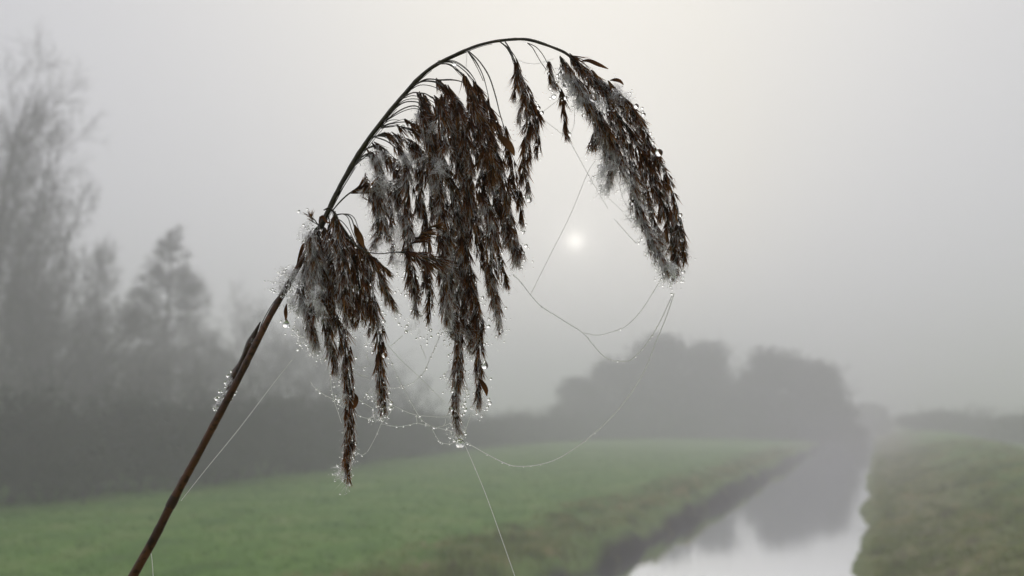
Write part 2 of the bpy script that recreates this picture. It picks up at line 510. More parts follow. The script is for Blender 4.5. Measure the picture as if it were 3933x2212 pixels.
# alder shaped like a cone: level side branches getting shorter upwards
lv_cone = [dict(steps=10, bend=0.02, up=0.1),
           dict(n=150, bias=1.5, var=(.86, 1.08), len=0.42, angle=1.34, rad=0.28, up=0.03, bend=0.07, steps=5, flat=0.25, taper=lambda f: np.clip(1.05 - f, 0.07, 0.80), **{'from': 0.16}),
           dict(n=15, len=0.34, angle=0.8, rad=0.4, up=0.0, bend=0.14, steps=3, flat=0.4, rmin=0.016),
           dict(n=9, len=0.5, angle=0.7, rad=0.5, up=0.0, bend=0.2, steps=2, rmin=0.012)]
cone = tree_meshes('alder', [((0, 0, 0), (0.01, 0, 1), 14.2, 0.2)], lv_cone, 21, leaves=9000, leaf_size=0.07, crown_mat=TWIG)
x, y = at(395, 72); plant('conical_tree', cone, x, y, 0.5, (1.22, 1.22, 1.32), 'cone-shaped tree with level branches above the hedge', 'tree')
# scrubby trees of the hedge row further off
lv_scrub = [dict(steps=6, bend=0.10, up=0.05),
            dict(n=11, len=0.45, angle=0.65, rad=0.45, up=0.05, bend=0.16, steps=4),
            dict(n=9, len=0.45, angle=0.7, rad=0.4, up=0.02, bend=0.2, steps=3, rmin=0.016),
            dict(n=7, len=0.5, angle=0.7, rad=0.5, up=0.0, bend=0.25, steps=2, rmin=0.01)]
scrub = [tree_meshes('scrub', willow_roots(5, 7.5, 0.42, 30 + k), lv_scrub, 40 + k, leaves=3500, leaf_size=0.08) for k in range(2)]
for u, d, sc, k, lab in ((55, 52, 1.15, 0, 'dense bare thicket tree low under the tallest tree'),
                         (300, 58, 0.9, 1, 'small bare tree against the left foot of the cone-shaped tree'),
                         (160, 54, 1.1, 0, 'bushy bare tree between the left edge and the cone-shaped tree'),
                         (650, 76, 1.25, 1, 'faint bare tree seen just right of the bent reed stem'),
                         (790, 80, 1.2, 0, 'faint bare tree behind the left hanging tassels'),
                         (920, 84, 1.12, 1, 'faint bare tree left of the open gap in the tree line'),
                         (1010, 82, 0.8, 0, 'lowest faint bare tree where the tree line drops to the hedge')):
    x, y = at(u, d); plant('bare_tree', scrub[k], x, y, u * 0.37, sc, lab, 'tree')

# dense shrubs: twigs and withered leaves on a lumpy dome
def shrub_mesh(seed, nleaf=9000, w=2.4, h=4.6):
    r = np.random.default_rng(seed)
    roots = []
    for i in range(16):
        a = r.uniform(0, 2 * np.pi); k = r.uniform(0.1, 0.75)
        roots.append(((math.cos(a) * w * .3, math.sin(a) * w * .3, 0), (math.cos(a) * k, math.sin(a) * k, 1), h * r.uniform(.6, .95), 0.045))
    lv = grow(roots, [dict(steps=5, bend=0.12, up=0.06), dict(n=9, len=0.42, angle=0.6, rad=0.5, up=0.05, bend=0.2, steps=3, rmin=0.012, **{'from': 0.1}),
                      dict(n=6, len=0.5, angle=0.7, rad=0.6, bend=0.25, steps=2, rmin=0.009)], r)
    stems = segs_to_tubes(*lv[0], 5)
    tw = [segs_to_tubes(*q, 3) for q in lv[1:]]
    # leaves through the volume
    lump = unit(r.normal(0, 1, (9, 3))) * np.array([w, w, h * .5]) * r.uniform(.25, .62, (9, 1)) + np.array([0, 0, h * .45])
    c = lump[r.integers(0, 9, nleaf)]
    P = c + r.normal(0, 1, (nleaf, 3)) * np.array([w, w, h * .45]) * 0.25
    P[:, 2] = np.abs(P[:, 2])
    fol = merge(tw + [cards(P, 0.115, r)])
    a = np_mesh('shrub_stems', stems[0], quads=stems[1]); a.materials.append(BARK)
    b = np_mesh('shrub_foliage', fol[0], quads=fol[1]); b.materials.append(HEDGE)
    return a, b
shrubs = [shrub_mesh(60 + k) for k in range(3)]
# the hedge follows the field edge: (column, distance) turned into ground points
hp = np.array([(-30.0, 17.5), (-17.4, 29.5), (-15.4, 34.0), (-12.5, 42.5), (-8.3, 61.0), (-3.3, 79.0), (5.2, 97.0), (14.0, 109.0), (32.0, 124.0)])
hs_ = spline(hp, 2.35)
hr = np.random.default_rng(5)
for k, (x, y) in enumerate(hs_):
    d = math.hypot(x, y)
    hgt = np.interp(d, [30, 45, 62, 80, 110], [1.0, 0.98, 0.80, 0.74, 0.95]) * (0.78 + 0.5 * float(vnoise(np.array([k * 0.23]), np.array([2.2]), 17)[0])) * hr.uniform(0.8, 1.16)
    far = d > 60
    plant('hedge_shrub', shrubs[k % 3], x + hr.normal(0, .35), y + hr.normal(0, .35), hr.uniform(0, 6.28), (1.0, 1.0, hgt),
          'low hazy shrub in the far stretch of the field hedge' if far else 'dense dark shrub in the near hedge below the tall trees',
          'shrub', 'shrubs of the far hedge' if far else 'shrubs of the near hedge')

# round dense copse trees beside the ditch
def copse_mesh(seed, w, h, nleaf):
    r = np.random.default_rng(seed)
    roots = [((r.normal(0, .3), r.normal(0, .3), 0), (r.normal(0, .3), r.normal(0, .3), 1), h * .8, 0.16) for _ in range(4)]
    lv = grow(roots, [dict(steps=6, bend=0.1, up=0.05), dict(n=10, len=0.45, angle=0.7, rad=0.45, up=0.03, bend=0.15, steps=4, rmin=0.03, **{'from': 0.15}),
                      dict(n=8, len=0.5, angle=0.7, rad=0.5, bend=0.2, steps=3, rmin=0.02)], r)
    tk = merge([segs_to_tubes(*q, 5) for q in lv[:1]])
    tw = [segs_to_tubes(*q, 3) for q in lv[1:]]
    nl = 60
    lz = r.uniform(.06, .86, nl); la = r.uniform(0, 2 * np.pi, nl)
    lr = w * np.sqrt(np.clip(1 - ((lz - .32) / .6) ** 2, 0.03, 1)) * np.sqrt(r.uniform(.03, .62, nl))
    lump = np.stack([np.cos(la) * lr, np.sin(la) * lr, lz * h], 1)
    P = lump[r.integers(0, nl, nleaf)] + np.clip(r.normal(0, 1, (nleaf, 3)), -1.9, 1.9) * np.array([w, w, h * .42]) * .17
    P[:, 2] = np.abs(P[:, 2])
    fol = merge(tw + [cards(P, 0.20, r)])
    a = np_mesh('copse_trunk', tk[0], quads=tk[1]); a.materials.append(BARK)
    b = np_mesh('copse_crown', fol[0], quads=fol[1]); b.materials.append(LEAF)
    return a, b
cop = [copse_mesh(80 + k, 4.8, 9.3, 19000) for k in range(3)]
for u, d, sw, sh, k, lab in ((1455, 113, 0.90, 0.91, 0, 'low dense tree at the left end of the round copse'),
                             (1560, 114, 1.14, 1.25, 1, 'round dense tree left of the highest crown of the copse'),
                             (1675, 115, 1.20, 1.57, 2, 'highest dense crown of the copse, under the thread loops'),
                             (1785, 116, 1.14, 1.45, 0, 'dense tree at the right end of the copse, before the gap'),
                             (1955, 112, 1.12, 1.34, 1, 'large round dense tree mirrored in the ditch'),
                             (2035, 113, 1.08, 1.14, 2, 'right shoulder bush of the round tree mirrored in the ditch'),
                             (1905, 112, 0.75, 0.98, 0, 'left shoulder bush of the round tree mirrored in the ditch'),
                             (2100, 113, 0.85, 0.74, 0, 'low bush sloping down from the mirrored round tree'),
                             (2180, 168, 0.96, 0.83, 2, 'almost lost pale bush beyond the end of the ditch')):
    x, y = at(u, d); plant('dense_tree', cop[k], x, y, u * 1.3, (sw, sw, sh), lab, 'tree')
# low scrub behind the right-hand dike
for k in range(9):
    u = 2330 + 46 * k; d = 132 - 4.0 * k
    x, y = at(u, d)
    plant('hedge_shrub', shrubs[k % 3], x, y, k * 1.1, (1.9, 1.9, 0.62 + 0.3 * ((k * 7) % 5) / 5), 'hazy grey shrub beyond the dike at the right edge', 'shrub', 'shrubs beyond the dike')
# ------------------------------------------------------------------ the reed
def conv(x0, y0, k): return lambda P: np.array([(x0 + u / k, y0 + v / k) for u, v in P])
A = conv(1000, 100, 2.337); B = conv(1900, 100, 2.787); C = conv(1900, 600, 2.4156); D = conv(1000, 700, 2.337)
E = conv(1000, 1200, 2.07); F = conv(0, 0, 2576 / 3933); G = conv(1300, 300, 3.22); H = conv(1050, 800, 2.898)
I = conv(1450, 700, 2.898); J = conv(2150, 150, 2.6345); K = conv(2200, 600, 2.634)
def J_(*a): return np.vstack(a)
PX = REED / FPX                   # metres per photo pixel at the reed

def husk_mat():
    m, n, l, out = nmat('reed_husk')
    a = n.new('ShaderNodeAttribute'); a.attribute_name = 'along'
    t = n.new('ShaderNodeAttribute'); t.attribute_name = 'tone'
    r1 = ramp(n, [(0.0, (0.045, 0.020, 0.012)), (0.45, (0.125, 0.050, 0.021)), (0.8, (0.31, 0.13, 0.044)), (1.0, (0.42, 0.16, 0.065))])
    r2 = ramp(n, [(0.0, (0.13, 0.07, 0.034)), (0.45, (0.33, 0.17, 0.06)), (0.8, (0.55, 0.30, 0.10)), (1.0, (0.55, 0.28, 0.12))])
    l.new(a.outputs['Fac'], r1.inputs[0]); l.new(a.outputs['Fac'], r2.inputs[0])
    mx = n.new('ShaderNodeMixRGB'); l.new(t.outputs['Fac'], mx.inputs[0]); l.new(r1.outputs[0], mx.inputs[1]); l.new(r2.outputs[0], mx.inputs[2])
    p = n.new('ShaderNodeBsdfPrincipled'); p.inputs['Roughness'].default_value = 0.5; p.inputs['Specular IOR Level'].default_value = 0.14
    l.new(mx.outputs[0], p.inputs['Base Color'])
    tr = n.new('ShaderNodeBsdfTranslucent'); l.new(mx.outputs[0], tr.inputs['Color'])
    x = n.new('ShaderNodeMixShader'); x.inputs[0].default_value = 0.5
    l.new(p.outputs[0], x.inputs[1]); l.new(tr.outputs[0], x.inputs[2]); l.new(x.outputs[0], out.inputs['Surface'])
    return m
def stem_mat(name, c1, c2, scale):
    m, n, l, out = nmat(name)
    p = n.new('ShaderNodeBsdfPrincipled'); p.inputs['Roughness'].default_value = 0.34
    g = n.new('ShaderNodeNewGeometry')
    ns = n.new('ShaderNodeTexNoise'); ns.inputs['Scale'].default_value = scale; ns.inputs['Detail'].default_value = 6
    l.new(g.outputs['Position'], ns.inputs['Vector'])
    r = ramp(n, [(0.35, c1), (0.68, c2)]); l.new(ns.outputs[0], r.inputs[0])
    sp_ = n.new('ShaderNodeTexNoise'); sp_.inputs['Scale'].default_value = scale * 5; sp_.inputs['Detail'].default_value = 3
    l.new(g.outputs['Position'], sp_.inputs['Vector'])
    rs = ramp(n, [(0.36, (0.25, 0.22, 0.22)), (0.47, (1, 1, 1)), (0.66, (1.0, 1.0, 1.0)), (0.74, (1.9, 1.7, 1.5))]); l.new(sp_.outputs[0], rs.inputs[0])
    mu = n.new('ShaderNodeMixRGB'); mu.blend_type = 'MULTIPLY'; mu.inputs[0].default_value = 0.8
    l.new(r.outputs[0], mu.inputs[1]); l.new(rs.outputs[0], mu.inputs[2]); l.new(mu.outputs[0], p.inputs['Base Color'])
    bp = n.new('ShaderNodeBump'); bp.inputs['Strength'].default_value = 0.25; bp.inputs['Distance'].default_value = 0.0006
    l.new(ns.outputs[0], bp.inputs['Height']); l.new(bp.outputs[0], p.inputs['Normal'])
    l.new(p.outputs[0], out.inputs['Surface'])
    return m
def silk_mat(name, c, fac):
    m, n, l, out = nmat(name)
    d = n.new('ShaderNodeBsdfDiffuse'); d.inputs['Color'].default_value = c
    t = n.new('ShaderNodeBsdfTranslucent'); t.inputs['Color'].default_value = c
    x = n.new('ShaderNodeMixShader'); x.inputs[0].default_value = fac
    l.new(d.outputs[0], x.inputs[1]); l.new(t.outputs[0], x.inputs[2]); l.new(x.outputs[0], out.inputs['Surface'])
    return m
def water_mat():
    m, n, l, out = nmat('clear_water')
    g = n.new('ShaderNodeBsdfGlass'); g.inputs['IOR'].default_value = 1.333; g.inputs['Roughness'].default_value = 0.0
    l.new(g.outputs[0], out.inputs['Surface'])
    return m
HUSK = husk_mat()
STEM = stem_mat('reed_culm', (0.050, 0.020, 0.012), (0.12, 0.046, 0.020), 55)
RACHIS = stem_mat('reed_rachis', (0.030, 0.024, 0.014), (0.062, 0.048, 0.026), 90)
SHEATH = stem_mat('reed_sheath', (0.040, 0.020, 0.014), (0.10, 0.046, 0.024), 70)
SILK = silk_mat('reed_silk', (0.96, 0.94, 0.96, 1), 0.6)
WEB = silk_mat('spider_silk', (0.97, 0.97, 0.95, 1), 0.8)
DROP = water_mat()

reed_base = np.array([-0.62, 0.40, 0.0]); reed_base[2] = float(ground_z(reed_base[0], reed_base[1]))
reed = link('common_reed', None, label='bent brown reed with drooping wet seed head, close to the camera', cat='reed')
reed.location = reed_base
def part(name, V, q=None, t=None, mat=None, parent=None, smooth=True, attrs=None, kind=None, label=None):
    me = np_mesh(name, np.asarray(V) - reed_base, tris=t, quads=q, smooth=smooth, attrs=attrs)
    return link(name, me, mat, parent or reed, kind=kind, label=label)

# culm and rachis
axis_px = J_(F([(335, 1449), (388, 1354), (442, 1247), (499, 1142), (555, 1037), (600, 952), (642, 868), (682, 790), (714, 735), (762, 650), (802, 577)]),
             A([(710, 1449), (860, 1180), (960, 1030), (1080, 870), (1200, 720), (1320, 580), (1420, 470), (1580, 345), (1850, 212), (2050, 148), (2290, 118), (2450, 132)]),
             J([(0, 112), (100, 172), (200, 262), (300, 370), (430, 520), (560, 720), (680, 900), (800, 1100), (900, 1300)]),
             K([(860, 350), (950, 600), (1005, 850), (1025, 1050), (1015, 1240)]))
axis = reed_pt(axis_px[:, 0], axis_px[:, 1], np.interp(np.arange(len(axis_px)), [0, 10, 24, 33, len(axis_px)], [-0.02, 0.0, 0.004, 0.0, -0.004]))
tn0 = unit(axis[0] - axis[2])
b0, b1, b2, b3 = reed_base + np.array([0, 0, -.05]), reed_base + np.array([0, 0, .6]), axis[0] + tn0 * .5, axis[0]
tt = np.linspace(0, 1, 40)[:-1, None]
low = (1 - tt) ** 3 * b0 + 3 * tt * (1 - tt) ** 2 * b1 + 3 * tt ** 2 * (1 - tt) * b2 + tt ** 3 * b3
full = spline(np.vstack([low, axis]), 0.003)
dist0 = np.argmin(np.linalg.norm(full - axis[0], axis=1))
arc = np.arange(len(full)) * 0.003
nodes = [np.argmin(np.linalg.norm(full - reed_pt(*F([(442, 1247)])[0]), axis=1)), np.argmin(np.linalg.norm(full - reed_pt(*F([(802, 577)])[0]), axis=1))]
key = [np.argmin(np.linalg.norm(full - axis[k], axis=1)) for k in (0, 2, 6, 8, 10, 13, 17, 19, 22, 25, 29)]
rad = np.interp(np.arange(len(full)), [0, dist0] + key[1:] + [len(full) - 1], np.array([30, 17.5, 15.5, 13, 11.5, 9.5, 9, 8, 5.5, 6, 5, 4, 2.0]) * PX)
ib = nodes[1]
ring_rad = rad.copy()
for nd in [nodes[0]] + [int(nodes[0] - 95), int(nodes[0] - 190)]:
    for k in range(-2, 3):
        if 0 <= nd + k < len(rad): ring_rad[nd + k] *= 1 + 0.16 * (1 - abs(k) / 3)
ring_rad *= 1 + 0.03 * rng.normal(0, 1, len(rad))
V, Q = path_tube(full[:ib + 2], ring_rad[:ib + 2], 12)
part('culm', V, Q, mat=STEM)
strands_ = [path_tube(full[ib:], ring_rad[ib:] * (1 + 0.10 * np.sin(np.arange(len(full) - ib) * .9) * rng.uniform(0, 1, len(full) - ib)), 8)]
for _ in range(34):                                   # side branches lying against the rachis before they leave it
    a_ = int(rng.uniform(ib - 6, len(full) - 75)); n_ = int(rng.uniform(9, 24)); ff = np.linspace(0, 1, n_)
    o_ = np.array([rng.normal(.5, .8), rng.normal(0, .8), rng.normal(-.5, .8)]) * rad[a_] * 0.9
    strands_.append(path_tube(full[a_:a_ + n_] + o_ * np.sqrt(ff)[:, None], np.interp(ff, [0, .5, 1], [1.6, 2.0, 0.9]) * PX, 5))
V, Q = merge(strands_)
part('rachis', V, Q, mat=RACHIS)
# node collar
c = full[nodes[0] - 1:nodes[0] + 3]
V, Q = path_tube(c, np.array([1.16, 1.22, 1.16, 1.02]) * rad[nodes[0]], 12)
part('node_collar', V, Q, mat=SHEATH)

def strip(Pc, W, thick, side=None, fold=0.35):
    """a folded leaf strip along Pc with half widths W, closed and a little thick"""
    T = np.gradient(Pc, axis=0); T = unit(T)
    sd_ = np.cross(T, np.array([0, 1.0, 0])) if side is None else side
    sd_ = unit(sd_); nn = np.cross(T, sd_)
    W = W[:, None]
    a, b, cc = Pc - sd_ * W + nn * W * fold, Pc - nn * W * fold, Pc + sd_ * W + nn * W * fold
    a2, b2, c2 = a + nn * thick, b + nn * thick, cc + nn * thick
    V = np.stack([a, b, cc, c2, b2, a2], 1).reshape(-1, 3)
    i = np.arange(6); j = (i + 1) % 6
    base = (np.arange(len(Pc) - 1) * 6)[:, None]
    Q = np.stack([base + i, base + j, base + 6 + j, base + 6 + i], 2).reshape(-1, 4)
    return V, Q

# leaf sheath wrapped round the culm, its drawn-out tip and the thread-like blade
sp = F([(563, 1030), (590, 965), (607, 925), (622, 893), (636, 862), (648, 835), (660, 812)]) + np.array([-7, -4])
S3 = spline(reed_pt(sp[:, 0], sp[:, 1], np.full(len(sp), -0.0045)), 0.002)
w = np.interp(np.linspace(0, 1, len(S3)), [0, .15, .4, .5, .75, .9, 1], np.array([4, 16, 21, 13, 17, 8, 1.5]) * PX)
w *= 1 + 0.12 * np.sin(np.linspace(0, 19, len(S3)))
V, Q = strip(S3, w, 0.0004, fold=-0.5)
part('leaf_sheath', V, Q, mat=SHEATH, label='dark twisted leaf sheath wrapped round the stem')
sp = F([(652, 830), (665, 800), (685, 765), (706, 738)])
S3 = spline(reed_pt(sp[:, 0], sp[:, 1], np.full(len(sp), -0.004)), 0.003)
V, Q = path_tube(S3, np.full(len(S3), 1.6 * PX), 5)
part('leaf_blade', V, Q, mat=SHEATH, label='thread-thin withered blade beside the stem')
# papery remains of older sheaths lower down and a small scab where a thread is tied
for pts_, ww_ in ((F([(430, 1262), (452, 1222), (470, 1190), (492, 1150)]), 11), (F([(372, 1392), (390, 1362), (402, 1330)]), 8), (F([(377, 1378), (382, 1388), (379, 1394)]), 5), (F([(690, 778), (712, 740), (726, 712), (742, 690)]), 8)):
    S3 = spline(reed_pt(pts_[:, 0] - 4, pts_[:, 1], np.full(len(pts_), -0.0075 if ww_ > 9 else -.006)), 0.002)
    f = np.linspace(0, 1, len(S3))
    V, Q = strip(S3, ww_ * PX * (np.clip(np.sin(np.pi * (f * .9 + .08)), .1, 1)) * (1 + .2 * np.sin(f * 17)), 0.0003, fold=-.55)
    part('sheath_scrap', V, Q, mat=SHEATH)
# wrapped leaf higher up
for pts, wd in ((H([(262, 620), (300, 520), (345, 400), (420, 330)]), 7), (H([(505, 180), (540, 90), (600, 160), (640, 150)]), 6), (J([(205, 228), (290, 222), (380, 258), (490, 303)]), 8),
                (H([(690, 30), (680, 110), (650, 190), (640, 240)]), 8), (H([(905, 180), (930, 260), (970, 340), (1010, 440)]), 13), (H([(150, 1060), (140, 1130), (142, 1200), (140, 1255)]), 7),
                (G([(1960, 690), (2060, 790), (2140, 880), (2175, 960)]), 15), (E([(1735, 520), (1770, 570), (1795, 620), (1800, 665)]), 10), (E([(745, 640), (765, 680), (755, 740), (740, 770)]), 9),
                (J([(505, 420), (560, 415), (610, 430), (645, 465)]), 7)):
    S3 = spline(reed_pt(pts[:, 0], pts[:, 1], np.full(len(pts), -0.012)), 0.0015)
    f = np.linspace(0, 1, len(S3))
    V, Q = strip(S3, wd * PX * np.clip(np.sin(np.pi * np.clip(f * .93 + .03, 0, 1)), .08, 1), 0.0003, fold=0.45)
    part('bract', V, Q, mat=HUSK, attrs={'along': np.repeat(0.25 + 0.6 * f, 6), 'tone': np.full(len(V), 0.35 if wd > 12 else 0.1)})

# ---- spikelets: fans of narrow pointed husks
def spikelet_mesh(seed):
    r = np.random.default_rng(seed)
    nb = 4 + seed % 2
    VV, QQ, TT, AL = [], [], [], []
    for b in range(nb):
        az = r.uniform(0, 2 * np.pi); op = abs(r.normal(0.10, 0.09)); L = r.uniform(0.62, 1.0); hw = r.uniform(0.030, 0.052)
        z = np.array([0.0, 0.28, 0.62]) * L
        ww = np.array([0.018, hw, hw * 0.62])
        out = np.array([math.cos(az), math.sin(az), 0]); sd_ = np.array([-math.sin(az), math.cos(az), 0])
        b0 = len(VV)
        for zi, wi in zip(z, ww):
            cpos = out * (math.sin(op) * zi + 0.02 + 0.03 * zi * zi) + np.array([0, 0, zi])
            VV += [cpos - sd_ * wi - out * wi * .55, cpos + out * wi * .35, cpos + sd_ * wi - out * wi * .55]; AL += [zi] * 3
        tip = out * (math.sin(op) * L * 1.25 + .03) + np.array([0, 0, L]); VV.append(tip); AL.append(L * 1.02)
        for k in range(2):
            o = b0 + 3 * k
            QQ += [(o, o + 1, o + 4, o + 3), (o + 1, o + 2, o + 5, o + 4)]
        o = b0 + 6; TT += [(o, o + 1, o + 3), (o + 1, o + 2, o + 3)]
    return np.array(VV), np.array(QQ), np.array(TT), np.array(AL)
SPK = [spikelet_mesh(100 + k) for k in range(10)]
TONE = [0.0, 0.0, 0.05, 0.1, 0.15, 0.22, 0.35, 0.5, 0.75, 0.02]
SPK_ME = []
for (V, Q, T, al), tn in zip(SPK, TONE):
    me = np_mesh('spikelet', V, T, Q, smooth=False, attrs={'along': al, 'tone': np.full(len(V), tn)})
    me.materials.append(HUSK); SPK_ME.append(me)

branch_objs = []
axis_fine = spline(axis_px, 6.0)
def L_on_axis(p): return np.min(np.hypot(*(axis_fine - p).T)) < 30
spk = dict(pos=[], dir=[], len=[], var=[], br=[], silk=[], fine=[])
def tassel(pts, hw, off, start, silk, dens=1.0, r_px=2.6, lenpx=(42, 88), spread=0.30, prof=None):
    """one drooping branch: a thin pedicel through pts and its spikelets in a round bundle of half width hw px"""
    off = np.broadcast_to(np.asarray(off, float), (len(pts),)) if np.ndim(off) == 0 else np.asarray(off)
    S3 = spline(reed_pt(pts[:, 0], pts[:, 1], off), 0.0012)
    n = len(S3); f = np.linspace(0, 1, n)
    T = unit(np.gradient(S3, axis=0))
    parts_ = [path_tube(S3, np.interp(f, [0, 1], [r_px * PX, 0.8 * PX]), 5)]
    if start >= .12 and L_on_axis(pts[0]) and len(pts) > 4:
        for _ in range(int(rng.integers(1, 3))):
            kk = int(n * min(.42, start * rng.uniform(1.0, 1.7))); ff = np.linspace(0, 1, max(kk, 6))
            o_ = rng.normal(0, 1, 3) * np.array([9, 6, 9]) * PX
            parts_.append(path_tube(S3[:len(ff)] + np.sin(ff * np.pi * .8)[:, None] * o_, np.linspace(1.9, 1.2, len(ff)) * PX, 4))
    L = n * 0.0012 / PX
    m = int(L * (1 - start) / 5.2 * dens * (0.45 + hw / 32))
    bi = len(branch_objs)
    fs = np.sort(rng.uniform(start, 1.0, m))
    fs = np.concatenate([fs, [0.97, 0.985, 1.0]])
    for q in fs:
        i = min(n - 1, int(q * (n - 1)))
        u = (q - start) / (1 - start)
        if prof is not None: env = np.interp(u, prof[0], prof[1])
        else: env = np.interp(u, [0, 0.12, 0.5, 0.85, 1.0], [0.25, 0.8, 1.0, 0.75, 0.25])
        rd = unit(rng.normal(0, 1, 3)); rd = unit(rd - T[i] * (rd @ T[i]))
        dist = hw * PX * env * math.sqrt(rng.uniform(0, 1))
        slen = rng.uniform(*lenpx) * PX * (0.85 if u > .93 else 1.0)
        back = max(0, i - int(rng.uniform(4, 14)))
        base = S3[i] + rd * dist - T[i] * slen * 0.55 * (1 if u < 0.9 else 1.15)
        if u > 0.02 and dist > 2 * PX:
            parts_.append(path_tube(np.array([S3[back], (S3[back] + base) / 2 + rd * dist * .15, base]), np.array([1.3, 1.1, .9]) * PX, 3))
        d = unit(T[i] * 0.8 + np.array([0, 0, -0.42]) + rd * spread * rng.uniform(0.1, 1.0) + rng.normal(0, 0.09, 3))
        spk['pos'].append(base); spk['dir'].append(d); spk['len'].append(slen); spk['var'].append(int(rng.integers(0, 10))); spk['br'].append(bi)
        spk['silk'].append(silk); spk['fine'].append(rng.uniform())
    V, Q = merge(parts_)
    o = part('branch', V, Q, mat=RACHIS)
    branch_objs.append(o)

# left cluster
tassel(J_(H([(505, 190), (455, 260), (440, 420), (455, 650), (455, 850), (435, 1050), (430, 1250)]), E([(440, 250), (440, 300)])), 22, -0.012, .12, 1.2)
tassel(J_(H([(530, 150), (515, 260), (505, 480), (530, 750), (565, 1000), (590, 1200)]), E([(545, 190), (590, 380), (605, 500)])), 22, -0.004, .10, .7)
tassel(J_(H([(590, 60), (620, 120), (630, 300), (645, 600), (650, 900), (690, 1200)]), E([(660, 220), (690, 400), (705, 600), (705, 800), (715, 950), (700, 1100), (690, 1230), (705, 1370)])), 21, 0.0, .07, .55, 1.05)
tassel(H([(640, 10), (675, 40), (700, 140), (725, 300), (765, 500), (795, 700), (800, 900), (815, 1100), (830, 1330)]), 24, -0.016, .14, .7)
tassel(H([(560, 20), (620, 0), (670, 30), (740, 180), (820, 330), (890, 520), (940, 720), (960, 920), (965, 1120), (950, 1330)]), 24, -0.008, .26, .35)
tassel(J_(H([(640, 130), (700, 75), (800, 65), (865, 110), (910, 230), (990, 420), (1050, 600), (1090, 800), (1110, 1000), (1140, 1200)]), E([(945, 150), (950, 300), (955, 450), (965, 600), (975, 720), (965, 840)])), 18, 0.006, .22, .6)
tassel(H([(640, 130), (720, 150), (800, 260), (900, 400), (1020, 480), (1100, 560), (1180, 620), (1260, 690), (1330, 770)]), 9, -0.014, .5, .15, .8)
tassel(H([(870, 380), (1000, 460), (1080, 540), (1150, 660), (1200, 800), (1290, 960), (1390, 1150)]), 15, -0.006, .25, .9)
tassel(J_(H([(870, 370), (1000, 470), (1070, 492), (1200, 505), (1330, 490), (1420, 485)]), I([(300, 785), (430, 810), (580, 850), (720, 880), (830, 890)])), 16, -0.026, .62, .55, 1.5, prof=([0, .25, .7, 1], [.1, .6, 1.3, .9]), spread=.5)
tassel(I([(290, 770), (390, 680), (500, 570), (600, 510), (740, 440)]), 9, -0.024, .45, .2, 1.2)
tassel(H([(505, 190), (450, 120), (410, 90), (385, 20)]), 6, -0.008, .45, .2, 1.0, lenpx=(30, 55), spread=.6)
tassel(H([(480, 250), (430, 420), (360, 700), (330, 900), (340, 1050), (390, 1250)]), 18, -0.002, .25, 1.1)
tassel(H([(560, 200), (600, 400), (610, 700), (620, 1000), (640, 1250), (660, 1449)]), 24, 0.014, .08, .4, 1.1)
tassel(H([(700, 160), (850, 420), (880, 700), (880, 950), (890, 1200), (920, 1340)]), 24, 0.014, .15, .3, 1.1)
tassel(J_(H([(900, 400), (1010, 620), (1030, 850), (1050, 1100), (1090, 1300)]), E([(880, 130), (870, 200)])), 20, 0.012, .12, .5, 1.1)
# central mass, left to right
tassel(J_(D([(640, 262), (720, 172), (820, 82), (905, 22)]), G([(330, 1240), (345, 1350), (345, 1449)]), D([(950, 110)])), 9, -0.012, .55, .7, .9)
tassel(J_(G([(200, 1085), (300, 965), (385, 935), (460, 1000), (500, 1150), (520, 1300)]), D([(1010, 60), (1050, 250), (1060, 400), (1040, 500), (992, 605)])), 20, -0.010, .2, .9)
tassel(J_(G([(300, 905), (430, 842), (560, 880), (620, 1000), (680, 1150), (720, 1300)]), D([(1075, 80), (1110, 300), (1130, 440), (1145, 540)])), 22, 0.004, .16, .6)
tassel(J_(G([(400, 742), (520, 702), (640, 702), (800, 762), (950, 850), (1060, 960), (1100, 1100), (1130, 1300)]), D([(1540, 117), (1565, 250), (1600, 400), (1620, 500)])), 20, 0.0, .13, .5)
tassel(J_(G([(430, 722), (600, 782), (740, 900), (820, 1050), (850, 1200), (870, 1380)]), D([(1330, 110), (1310, 250), (1325, 400), (1335, 600), (1350, 750), (1372, 900), (1390, 1050), (1375, 1230)])), 16, -0.006, .15, .9)
tassel(D([(1120, 20), (1165, 120), (1170, 300), (1180, 480), (1182, 620), (1168, 735)]), 8, 0.012, .1, .3, 1.2)
tassel(G([(520, 605), (640, 560), (760, 545), (850, 545), (980, 600), (1060, 690), (1095, 760)]), 9, 0.006, .62, .3, 1.2)
tassel(G([(530, 620), (650, 590), (780, 600), (880, 640), (980, 690), (1060, 760)]), 8, -0.004, .62, .5, 1.2)
tassel(J_(G([(560, 545), (750, 405), (900, 345), (1000, 365), (1050, 480), (1100, 650), (1150, 850), (1180, 1050), (1200, 1250)]), D([(1600, 80), (1640, 300), (1690, 500), (1715, 700), (1705, 900), (1700, 1100), (1755, 1300)]), E([(1570, 120), (1572, 350), (1562, 550), (1555, 700), (1562, 850), (1590, 960), (1603, 995)])), 19, -0.012, .14, .75, 1.1)
tassel(J_(G([(640, 425), (800, 305), (950, 292), (1020, 330), (1100, 450), (1180, 650), (1260, 900), (1330, 1100), (1400, 1300)]), D([(1730, 80), (1780, 300), (1825, 500), (1865, 700), (1890, 900), (1925, 1100), (1955, 1300)]), E([(1745, 130), (1728, 350), (1735, 500), (1735, 660), (1735, 780)])), 19, 0.0, .13, .6)
